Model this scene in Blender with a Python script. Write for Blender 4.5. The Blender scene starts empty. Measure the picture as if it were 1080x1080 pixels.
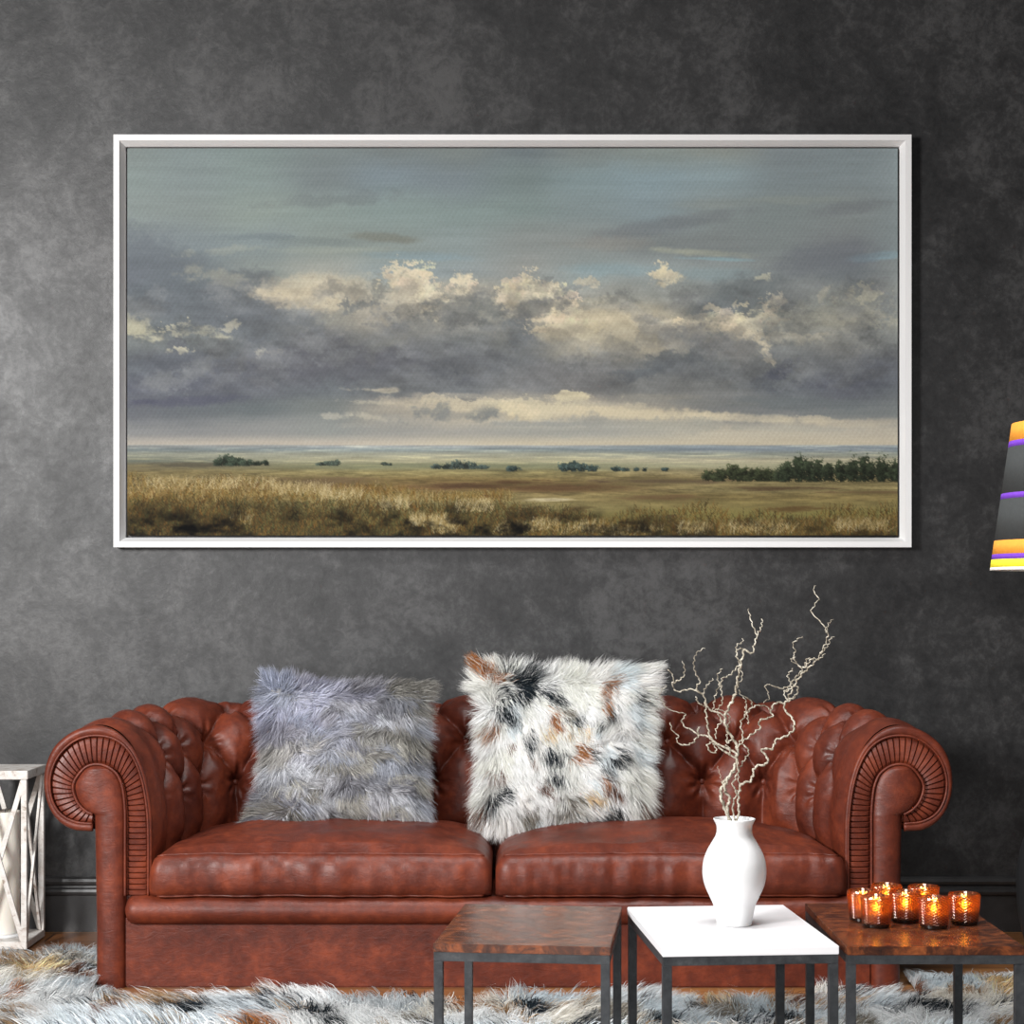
import bpy, bmesh, math, random
import numpy as np
from mathutils import Vector, Matrix
C = bpy.context.scene.collection
S = bpy.context.scene
R = math.radians
# ---------------------------------------------------------------- camera, world, lights, exposure
# camera stands 4.825 m in front of the sofa front (y = 0), eye height 1.03 m
D0, F, EYE, HOR = 4.825, 1930.0, 1.03, 630.0
cam_d = bpy.data.cameras.new('camera'); cam = bpy.data.objects.new('camera', cam_d); C.objects.link(cam)
cam.location = (0, -D0, EYE); cam.rotation_euler = (R(90), 0, 0)
cam_d.sensor_width = 36; cam_d.lens = F/1080*36; cam_d.shift_y = (HOR-540)/1080; cam_d.clip_end = 60
S.camera = cam
w = bpy.data.worlds.new('room_ambient'); S.world = w; w.use_nodes = True
w.node_tree.nodes['Background'].inputs[0].default_value = (.93, .96, 1, 1)
w.node_tree.nodes['Background'].inputs[1].default_value = .07
def area(name, loc, target, sx, sy, power, col=(1, 1, 1), spread=180):
    l = bpy.data.lights.new(name, 'AREA'); l.shape = 'RECTANGLE'; l.size = sx; l.size_y = sy
    l.energy = power; l.color = col; l.spread = R(spread)
    o = bpy.data.objects.new(name, l); C.objects.link(o); o.location = loc
    o.rotation_euler = (Vector(target)-Vector(loc)).to_track_quat('-Z', 'Y').to_euler(); return o
area('window_daylight', (-3.25, -4.2, 2.2), (.2, .4, .8), 1.0, 1.0, 390, (1, .995, .985))
area('front_fill', (-.7, -6.2, 1.15), (0, 0, .8), 1.8, .9, 66, (.97, .98, 1))  # added low fill behind the camera, lifts the wall below the painting; no real window
area('overhead_fill', (.1, -1.35, 3.3), (0, -.75, 0), 2.4, .8, 38, (1, 1, 1), 100)  # added overhead fill to brighten tabletops and rug, not an actual ceiling fixture
S.view_settings.view_transform = 'Standard'; S.view_settings.look = 'None'
S.view_settings.gamma = 1; S.view_settings.use_curve_mapping = False; S.view_settings.exposure = 0.0

# ---------------------------------------------------------------- helpers
def wx(px, d): return (px-540)*d/F                     # sizes read off the picture, at a distance d
def wz(py, d): return EYE+(HOR-py)*d/F
def lin(c):
    c = np.asarray(c, float)/255.; return np.where(c <= .04045, c/12.92, ((c+.055)/1.055)**2.4)
def L4(r, g, b): return tuple(float(v) for v in lin((r, g, b)))+(1,)
def tag(o, label=None, cat=None, group=None, kind=None):
    if label: o['label'] = label
    if cat: o['category'] = cat
    if group: o['group'] = group
    if kind: o['kind'] = kind
    return o
def thing(name, label, cat, loc=(0, 0, 0), rz=0, group=None):
    o = bpy.data.objects.new(name, None); C.objects.link(o); o.location = loc; o.rotation_euler = (0, 0, rz)
    o.empty_display_size = .1; return tag(o, label, cat, group)
def link(name, me, mat=None, parent=None, smooth=False):
    o = bpy.data.objects.new(name, me); C.objects.link(o)
    if mat: me.materials.append(mat)
    if parent: o.parent = parent
    if smooth:
        me.polygons.foreach_set('use_smooth', [True]*len(me.polygons))
    return o
def mesh(name, v, f, mat=None, parent=None, smooth=False):
    me = bpy.data.meshes.new(name); me.from_pydata([tuple(map(float, p)) for p in v], [], [tuple(map(int, q)) for q in f]); me.update()
    return link(name, me, mat, parent, smooth)
class MB:
    def __init__(s): s.v = []; s.f = []
    def add(s, v, f):
        n = len(s.v); s.v += [tuple(map(float, p)) for p in v]; s.f += [tuple(int(i)+n for i in q) for q in f]; return s
    def box(s, x0, x1, y0, y1, z0, z1, b=.0):
        bm = bmesh.new(); bmesh.ops.create_cube(bm, size=1)
        for q in bm.verts: q.co = ((x0+x1)/2+q.co.x*(x1-x0), (y0+y1)/2+q.co.y*(y1-y0), (z0+z1)/2+q.co.z*(z1-z0))
        if b: bmesh.ops.bevel(bm, geom=bm.edges[:], offset=b, segments=2, affect='EDGES')
        bm.verts.index_update(); s.add([q.co for q in bm.verts], [[q.index for q in f.verts] for f in bm.faces]); bm.free(); return s
    def bar(s, p, q, wd, th, up=(0, 1, 0)):
        p = Vector(p); q = Vector(q); d = (q-p).normalized(); u = Vector(up); u = (u-d*u.dot(d)).normalized(); r = d.cross(u)
        vs = [e+r*(a*wd/2)+u*(b*th/2) for e in (p, q) for a, b in ((-1, -1), (1, -1), (1, 1), (-1, 1))]
        return s.add(vs, [(0, 1, 2, 3), (7, 6, 5, 4), (0, 4, 5, 1), (1, 5, 6, 2), (2, 6, 7, 3), (3, 7, 4, 0)])
    def tube(s, pts, rad, n=8, closed=False):
        pts = [Vector(p) for p in pts]; m = len(pts); rad = rad if hasattr(rad, '__len__') else [rad]*m
        vs = []; fs = []; u = None
        for i, p in enumerate(pts):
            t = (pts[(i+1) % m] if closed else pts[min(i+1, m-1)])-(pts[i-1] if closed or i else pts[0])
            t = t.normalized() if t.length > 1e-9 else Vector((0, 0, 1))
            if u is None: u = t.orthogonal().normalized()
            u = (u-t*u.dot(t)); u = u.normalized() if u.length > 1e-6 else t.orthogonal().normalized(); w_ = t.cross(u)
            for k in range(n):
                a = 2*math.pi*k/n; vs.append(p+(u*math.cos(a)+w_*math.sin(a))*rad[i])
        for i in range(m if closed else m-1):
            j = (i+1) % m
            for k in range(n): fs.append((i*n+k, i*n+(k+1) % n, j*n+(k+1) % n, j*n+k))
        if not closed: fs += [tuple(range(n))[::-1], tuple(range((m-1)*n, m*n))]
        return s.add(vs, fs)
    def lathe(s, prof, n=48, cx=0, cy=0):
        m = len(prof); vs = []; fs = []
        for r, z in prof:
            for k in range(n):
                a = 2*math.pi*k/n; vs.append((cx+r*math.cos(a), cy+r*math.sin(a), z))
        for i in range(m-1):
            for k in range(n): fs.append((i*n+k, i*n+(k+1) % n, (i+1)*n+(k+1) % n, (i+1)*n+k))
        if prof[0][0] > 1e-5: fs.append(tuple(range(n))[::-1])
        if prof[-1][0] > 1e-5: fs.append(tuple(range((m-1)*n, m*n)))
        return s.add(vs, fs)
    def grid(s, P):
        a, b = P.shape[:2]; i = np.arange(a*b).reshape(a, b)
        return s.add(P.reshape(-1, 3), np.stack([i[:-1, :-1], i[:-1, 1:], i[1:, 1:], i[1:, :-1]], -1).reshape(-1, 4))
    def build(s, name, mat, parent=None, smooth=False): return mesh(name, s.v, s.f, mat, parent, smooth)
def catmull(P, n):
    """smooth curve through the points, resampled evenly to n points"""
    P = np.array(P, float); Q = np.vstack([2*P[0]-P[1], P, 2*P[-1]-P[-2]]); out = []
    for i in range(1, len(Q)-2):
        t = np.linspace(0, 1, 24, endpoint=False)[:, None]
        a, b, c, d = Q[i-1], Q[i], Q[i+1], Q[i+2]
        out.append(.5*((2*b)+(-a+c)*t+(2*a-5*b+4*c-d)*t**2+(-a+3*b-3*c+d)*t**3))
    out = np.vstack(out+[P[-1:]]); L = np.r_[0, np.cumsum(np.linalg.norm(np.diff(out, axis=0), axis=1))]
    q = np.linspace(0, L[-1], n); return np.stack([np.interp(q, L, out[:, k]) for k in range(P.shape[1])], 1)
def fast_mesh(name, V, quads=None, tris=None, col=None, mat=None, parent=None, smooth=True):
    """big meshes from numpy arrays, with one linear colour per vertex"""
    me = bpy.data.meshes.new(name); me.vertices.add(len(V)); me.vertices.foreach_set('co', V.astype(np.float32).ravel())
    loops = []; tot = []
    if quads is not None: loops.append(quads.ravel()); tot += [4]*len(quads)
    if tris is not None: loops.append(tris.ravel()); tot += [3]*len(tris)
    loops = np.concatenate(loops).astype(np.int32); tot = np.array(tot, np.int32); st = np.r_[0, np.cumsum(tot)[:-1]].astype(np.int32)
    me.loops.add(len(loops)); me.loops.foreach_set('vertex_index', loops)
    me.polygons.add(len(tot)); me.polygons.foreach_set('loop_start', st); me.polygons.foreach_set('loop_total', tot)
    me.polygons.foreach_set('use_smooth', np.full(len(tot), smooth))
    if col is not None:
        a = me.color_attributes.new('tint', 'FLOAT_COLOR', 'POINT')
        a.data.foreach_set('color', np.c_[col, np.ones(len(col))].astype(np.float32).ravel())
    me.update(); me.validate(); return link(name, me, mat, parent)

# ---------------------------------------------------------------- materials
class NT:
    def __init__(s, name):
        s.m = bpy.data.materials.new(name); s.m.use_nodes = True; s.t = s.m.node_tree; s.n = s.t.nodes; s.b = s.n['Principled BSDF']; s.out = s.n['Material Output']
    def node(s, t, **k):
        q = s.n.new(t)
        for a, v in k.items():
            if a.startswith('i_'): q.inputs[a[2:].replace('_', ' ')].default_value = v
            else: setattr(q, a, v)
        return q
    def link(s, a, b): s.t.links.new(a, b)
    def coord(s, scale=(1, 1, 1), rot=(0, 0, 0)):
        c = s.node('ShaderNodeTexCoord'); mp = s.node('ShaderNodeMapping'); mp.inputs['Scale'].default_value = scale; mp.inputs['Rotation'].default_value = rot
        s.link(c.outputs['Object'], mp.inputs['Vector']); return mp.outputs['Vector']
    def noise(s, vec, scale, detail=5, rough=.55, dist=0):
        q = s.node('ShaderNodeTexNoise'); q.inputs['Scale'].default_value = scale; q.inputs['Detail'].default_value = detail
        q.inputs['Roughness'].default_value = rough; q.inputs['Distortion'].default_value = dist; s.link(vec, q.inputs['Vector']); return q.outputs['Fac']
    def ramp(s, fac, stops):
        q = s.node('ShaderNodeValToRGB'); e = q.color_ramp.elements
        while len(e) < len(stops): e.new(.5)
        for k, (p, c) in enumerate(stops): e[k].position = p; e[k].color = c
        s.link(fac, q.inputs['Fac']); return q.outputs['Color']
    def math(s, op, a, b=None):
        q = s.node('ShaderNodeMath', operation=op)
        for i, v in enumerate((a, b)):
            if v is None: continue
            if isinstance(v, (int, float)): q.inputs[i].default_value = v
            else: s.link(v, q.inputs[i])
        return q.outputs[0]
    def mix(s, fac, a, b, mode='MIX'):
        q = s.node('ShaderNodeMix', data_type='RGBA', blend_type=mode)
        for i, v in ((0, fac), (6, a), (7, b)):
            if isinstance(v, (int, float, tuple)): q.inputs[i].default_value = v
            else: s.link(v, q.inputs[i])
        return q.outputs[2]
    def bump(s, h, strength=.3, dist=.01, prev=None):
        q = s.node('ShaderNodeBump'); q.inputs['Strength'].default_value = strength; q.inputs['Distance'].default_value = dist
        s.link(h, q.inputs['Height'])
        if prev: s.link(prev, q.inputs['Normal'])
        s.link(q.outputs[0], s.b.inputs['Normal']); return q.outputs[0]
    def set(s, **k):
        for a, v in k.items(): s.b.inputs[a.replace('_', ' ')].default_value = v
        return s
def gray(v): return (v, v, v, 1)

m = NT('dark_plaster'); v = m.coord()
n1 = m.noise(v, 1.3, 8, .62, .3); n2 = m.noise(v, 7, 8, .7, .6); n3 = m.noise(v, 34, 8, .8, .3)
mixn = m.math('ADD', m.math('MULTIPLY', n1, .36), m.math('ADD', m.math('MULTIPLY', n2, .32), m.math('MULTIPLY', n3, .32)))
m.link(m.ramp(mixn, [(.42, (.011, .011, .0115, 1)), (.5, (.026, .0256, .026, 1)), (.58, (.060, .059, .059, 1))]), m.b.inputs['Base Color'])
m.link(m.ramp(mixn, [(.38, gray(.50)), (.62, gray(.38))]), m.b.inputs['Roughness'])
m.bump(m.math('ADD', n3, m.math('MULTIPLY', n2, .8)), .28, .003); m.set(Specular_IOR_Level=.42); M_WALL = m.m
m = NT('black_trim_paint'); v = m.coord(); n = m.noise(v, 14, 5)
m.link(m.ramp(n, [(.3, (.022, .021, .021, 1)), (.7, (.045, .043, .043, 1))]), m.b.inputs['Base Color']); m.set(Roughness=.38); m.bump(m.noise(v, 90, 3), .15, .002); M_TRIM = m.m
m = NT('wood_floor'); v = m.coord((1, 1, 1))
bt = m.node('ShaderNodeTexBrick', offset=.37); bt.inputs['Scale'].default_value = 1; bt.inputs['Brick Width'].default_value = 1.4; bt.inputs['Row Height'].default_value = .13
bt.inputs['Mortar Size'].default_value = .003; bt.inputs['Color1'].default_value = (.34, .15, .05, 1); bt.inputs['Color2'].default_value = (.22, .085, .03, 1); bt.inputs['Mortar'].default_value = (.03, .012, .006, 1)
m.link(v, bt.inputs['Vector']); g = m.noise(m.coord((2, 30, 2)), 3, 6, .6, 1.2)
m.link(m.mix(.7, bt.outputs['Color'], m.ramp(g, [(.3, gray(.45)), (.7, gray(1.25))]), 'MULTIPLY'), m.b.inputs['Base Color']); m.set(Roughness=.3); m.bump(g, .1, .003); M_FLOOR = m.m
def leather(name, tint=1.0):
    m = NT(name); v = m.coord(); n1 = m.noise(v, 6, 6, .6, .4); n2 = m.noise(v, 38, 6, .65); n3 = m.noise(v, 240, 3, .6)
    mm = m.math('ADD', m.math('MULTIPLY', n1, .6), m.math('MULTIPLY', n2, .4))
    m.link(m.ramp(mm, [(.34, (.056*tint, .012*tint, .0075*tint, 1)), (.5, (.110*tint, .0215*tint, .0105*tint, 1)), (.66, (.20*tint, .039*tint, .015*tint, 1))]), m.b.inputs['Base Color'])
    m.link(m.ramp(n1, [(.3, gray(.36)), (.7, gray(.5))]), m.b.inputs['Roughness'])
    vo = m.node('ShaderNodeTexVoronoi', feature='DISTANCE_TO_EDGE'); vo.inputs['Scale'].default_value = 210; m.link(v, vo.inputs['Vector'])
    b = m.bump(m.math('MULTIPLY', m.math('MINIMUM', vo.outputs['Distance'], .25), 2.), .12, .0012)
    wr = m.noise(m.coord((1, 1, 2.2)), 22, 5, .62, 1.5)
    m.bump(wr, .22, .006, b); m.set(Specular_IOR_Level=.33); return m.m
M_LEA = leather('red_brown_leather'); M_BTN = leather('button_leather', 1.15)
m = NT('fur'); a = m.node('ShaderNodeAttribute', attribute_name='tint'); m.link(a.outputs['Color'], m.b.inputs['Base Color'])
m.set(Roughness=.5, Specular_IOR_Level=.2); 
tr = m.node('ShaderNodeBsdfTranslucent'); m.link(a.outputs['Color'], tr.inputs['Color']); ms = m.node('ShaderNodeMixShader'); ms.inputs[0].default_value = .42
m.link(m.b.outputs[0], ms.inputs[1]); m.link(tr.outputs[0], ms.inputs[2]); m.link(ms.outputs[0], m.out.inputs[0]); M_FUR = m.m
m = NT('oil_paint_on_canvas'); a = m.node('ShaderNodeAttribute', attribute_name='tint'); m.link(a.outputs['Color'], m.b.inputs['Base Color'])
m.set(Roughness=.8, Specular_IOR_Level=.15); M_ART = m.m
m = NT('white_frame_paint'); m.set(Base_Color=(.75, .745, .74, 1), Roughness=.5); m.bump(m.noise(m.coord(), 120, 3), .05, .001); M_FRAME = m.m
m = NT('white_ceramic'); m.set(Base_Color=(.74, .74, .74, 1), Roughness=.36); m.bump(m.noise(m.coord(), 12, 2), .03, .002); M_CER = m.m
m = NT('white_lacquer'); m.set(Base_Color=(.84, .83, .84, 1), Roughness=.3); m.bump(m.noise(m.coord(), 60, 3), .03, .001); M_LAC = m.m
m = NT('mottled_rosewood'); v = m.coord((1, 1.6, 1), (0, 0, R(28))); g1 = m.noise(v, 20, 8, .68, 1.4); g2 = m.noise(m.coord((3, 40, 3), (0, 0, R(35))), 5, 5, .6, .8)
gg = m.math('ADD', m.math('MULTIPLY', g1, .72), m.math('MULTIPLY', g2, .28))
m.link(m.ramp(gg, [(.36, (.022, .010, .008, 1)), (.48, (.065, .022, .012, 1)), (.58, (.20, .056, .019, 1)), (.70, (.38, .115, .038, 1))]), m.b.inputs['Base Color'])
m.set(Roughness=.24); m.bump(g2, .08, .001); M_WOOD = m.m
m = NT('charcoal_metal'); v = m.coord(); n = m.noise(v, 40, 6, .7)
m.link(m.ramp(n, [(.35, (.022, .024, .027, 1)), (.6, (.045, .048, .052, 1)), (.8, (.09, .09, .09, 1))]), m.b.inputs['Base Color']); m.set(Roughness=.5, Metallic=.25); m.bump(n, .1, .001); M_IRON = m.m
m = NT('distressed_white_wood'); v = m.coord(); n = m.noise(v, 26, 7, .75, .8)
m.link(m.ramp(n, [(.34, (.24, .17, .12, 1)), (.43, (.55, .50, .46, 1)), (.6, (.68, .66, .63, 1))]), m.b.inputs['Base Color']); m.set(Roughness=.6); m.bump(n, .3, .002); M_LANT = m.m
m = NT('cream_wax'); m.link(m.ramp(m.noise(m.coord(), 8, 3), [(.3, (.72, .66, .58, 1)), (.7, (.80, .75, .68, 1))]), m.b.inputs['Base Color']); m.set(Roughness=.45, Subsurface_Weight=.1); M_WAX = m.m
m = NT('orange_wax'); m.link(m.ramp(m.noise(m.coord(), 30, 3), [(.3, (.62, .13, .03, 1)), (.7, (.80, .22, .05, 1))]), m.b.inputs['Base Color']); m.set(Roughness=.4); M_OWAX = m.m
m = NT('candle_flame'); m.set(Base_Color=(1, .5, .1, 1), Emission_Color=(1, .84, .12, 1), Emission_Strength=13.0); M_FLAME = m.m
m = NT('amber_cut_glass'); v = m.coord()
at = m.node('ShaderNodeAttribute', attribute_name='tint')
tp = m.node('ShaderNodeBsdfTransparent'); m.link(m.ramp(at.outputs['Fac'], [(.3, (.16, .03, .012, 1)), (.72, (1, .82, .46, 1))]), tp.inputs[0]); 
tl = m.node('ShaderNodeBsdfTranslucent'); m.link(m.ramp(at.outputs['Fac'], [(.3, (.10, .02, .008, 1)), (.75, (.62, .20, .05, 1))]), tl.inputs[0])
gl = m.node('ShaderNodeBsdfGlass'); gl.inputs['Color'].default_value = (1, .62, .32, 1); gl.inputs['Roughness'].default_value = .04; gl.inputs['IOR'].default_value = 1.45
gs = m.node('ShaderNodeBsdfGlossy'); gs.inputs['Roughness'].default_value = .12; gs.inputs['Color'].default_value = (1, .9, .85, 1)
a1 = m.node('ShaderNodeMixShader'); a1.inputs[0].default_value = .45; m.link(tp.outputs[0], a1.inputs[1]); m.link(tl.outputs[0], a1.inputs[2])
a2 = m.node('ShaderNodeMixShader'); a2.inputs[0].default_value = .22; m.link(a1.outputs[0], a2.inputs[1]); m.link(gl.outputs[0], a2.inputs[2])
a3 = m.node('ShaderNodeMixShader'); a3.inputs[0].default_value = .14; m.link(a2.outputs[0], a3.inputs[1]); m.link(gs.outputs[0], a3.inputs[2])
m.link(a3.outputs[0], m.out.inputs[0]); M_AMBER = m.m
m = NT('dark_glass_foot'); m.set(Base_Color=(.012, .006, .004, 1), Roughness=.12); m.bump(m.noise(m.coord(), 200, 2), .3, .001); M_FOOT = m.m
m = NT('pale_bark'); v = m.coord((1, 1, 1)); n = m.noise(v, 90, 6, .7)
m.link(m.ramp(n, [(.34, (.10, .08, .055, 1)), (.48, (.34, .30, .23, 1)), (.62, (.60, .56, .47, 1))]), m.b.inputs['Base Color']); m.set(Roughness=.7); m.bump(n, .5, .002); M_BARK = m.m
m = NT('black_glaze'); m.set(Base_Color=(.018, .018, .019, 1), Roughness=.4); m.bump(m.noise(m.coord(), 20, 4), .1, .004); M_BLK = m.m
def flat(name, c, rough=.8):
    m = NT(name); v = m.coord((1, 1, 1)); n = m.noise(v, 140, 3, .6)
    m.link(m.mix(1.0, c, m.ramp(n, [(.3, gray(.9)), (.7, gray(1.05))]), 'MULTIPLY'), m.b.inputs['Base Color']); m.set(Roughness=rough, Specular_IOR_Level=.2); m.bump(n, .15, .001); return m.m

PAINT_GAIN = 0.80
CANDLE_W = 0.05
# ---- PAINTING ----
def _hash_grid(rs, h, w): return rs.random((h, w)).astype(np.float32)
def vnoise(X, Y, seed):
    """smooth value noise sampled at float coordinates"""
    rs = np.random.RandomState(seed); G = rs.random((64, 64)).astype(np.float32)
    xi = np.floor(X).astype(int); yi = np.floor(Y).astype(int)
    fx = X-xi; fy = Y-yi; fx = fx*fx*(3-2*fx); fy = fy*fy*(3-2*fy)
    a = G[yi % 64, xi % 64]; b = G[yi % 64, (xi+1) % 64]; c = G[(yi+1) % 64, xi % 64]; d = G[(yi+1) % 64, (xi+1) % 64]
    return (a*(1-fx)+b*fx)*(1-fy)+(c*(1-fx)+d*fx)*fy
def fbm(X, Y, seed, octv=5, gain=.55):
    s = 0; a = 1; t = 0
    for k in range(octv):
        s = s+a*vnoise(X*2**k+k*7.3, Y*2**k+k*3.1, seed+k); t += a; a *= gain
    return s/t*2-1
def smooth(e0, e1, x):
    t = np.clip((x-e0)/(e1-e0), 0, 1); return t*t*(3-2*t)

SKY_X = [131, 200, 270, 340, 410, 480, 550, 620, 690, 760, 830, 900, 950]
SKY_Y = [153, 185, 220, 255, 285, 310, 335, 360, 385, 410, 432, 455, 470]
SKY = [
 [(128,140,142),(124,138,142),(124,140,142),(118,130,134),(118,128,132),(122,132,134),(112,124,132),(128,138,140),(136,148,148),(140,148,146),(130,142,150),(134,148,156),(140,154,162)],
 [(132,146,148),(130,144,148),(130,146,148),(122,134,140),(124,140,152),(122,136,146),(120,136,140),(132,152,160),(138,160,172),(142,162,172),(132,146,154),(136,150,158),(144,158,166)],
 [(134,146,148),(132,144,146),(138,152,150),(136,152,152),(132,150,152),(132,150,152),(130,148,150),(132,148,154),(136,154,164),(136,148,152),(132,144,148),(138,148,152),(138,150,156)],
 [(124,134,142),(124,136,144),(130,144,150),(134,146,146),(136,148,148),(138,152,156),(140,148,150),(140,148,150),(128,136,140),(130,138,142),(132,142,146),(130,136,142),(136,148,154)],
 [(110,116,128),(114,124,132),(136,146,146),(158,162,158),(146,160,166),(144,156,162),(150,154,154),(148,162,166),(150,162,166),(142,152,156),(138,146,150),(122,130,138),(140,148,152)],
 [(104,112,122),(104,112,120),(116,120,122),(186,178,160),(182,176,162),(170,166,154),(180,174,160),(156,158,154),(152,156,154),(130,136,138),(134,140,142),(144,148,146),(144,148,148)],
 [(110,116,122),(104,112,120),(106,112,120),(146,146,140),(156,152,144),(142,142,138),(160,156,146),(190,180,158),(190,180,158),(120,126,128),(146,150,146),(164,164,154),(158,160,154)],
 [(116,122,126),(114,120,124),(104,110,118),(106,108,114),(120,122,122),(112,116,120),(122,124,124),(168,162,148),(176,168,150),(134,134,132),(130,134,136),(152,152,148),(138,142,144)],
 [(100,106,116),(100,106,116),(98,102,112),(96,98,108),(104,106,112),(100,104,112),(108,112,118),(116,118,120),(114,116,118),(112,116,120),(118,122,126),(112,116,124),(108,112,122)],
 [(94,98,112),(94,98,112),(96,100,110),(98,104,112),(104,108,114),(106,110,116),(116,118,122),(118,118,120),(118,120,122),(118,120,122),(104,110,118),(100,104,116),(104,110,120)],
 [(100,104,114),(98,104,112),(100,108,114),(114,120,122),(156,150,140),(180,170,152),(188,178,158),(192,180,158),(150,146,138),(126,128,130),(124,128,132),(122,128,132),(124,130,134)],
 [(130,132,136),(130,132,136),(136,138,140),(136,140,140),(146,146,144),(154,152,148),(154,154,150),(158,158,154),(166,164,156),(188,180,164),(190,182,166),(188,180,166),(186,178,164)],
 [(172,164,156),(176,168,158),(180,170,158),(184,174,162),(186,176,162),(188,178,160),(192,180,158),(194,182,160),(196,184,162),(198,186,164),(198,186,164),(200,188,166),(196,184,164)]]
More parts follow.
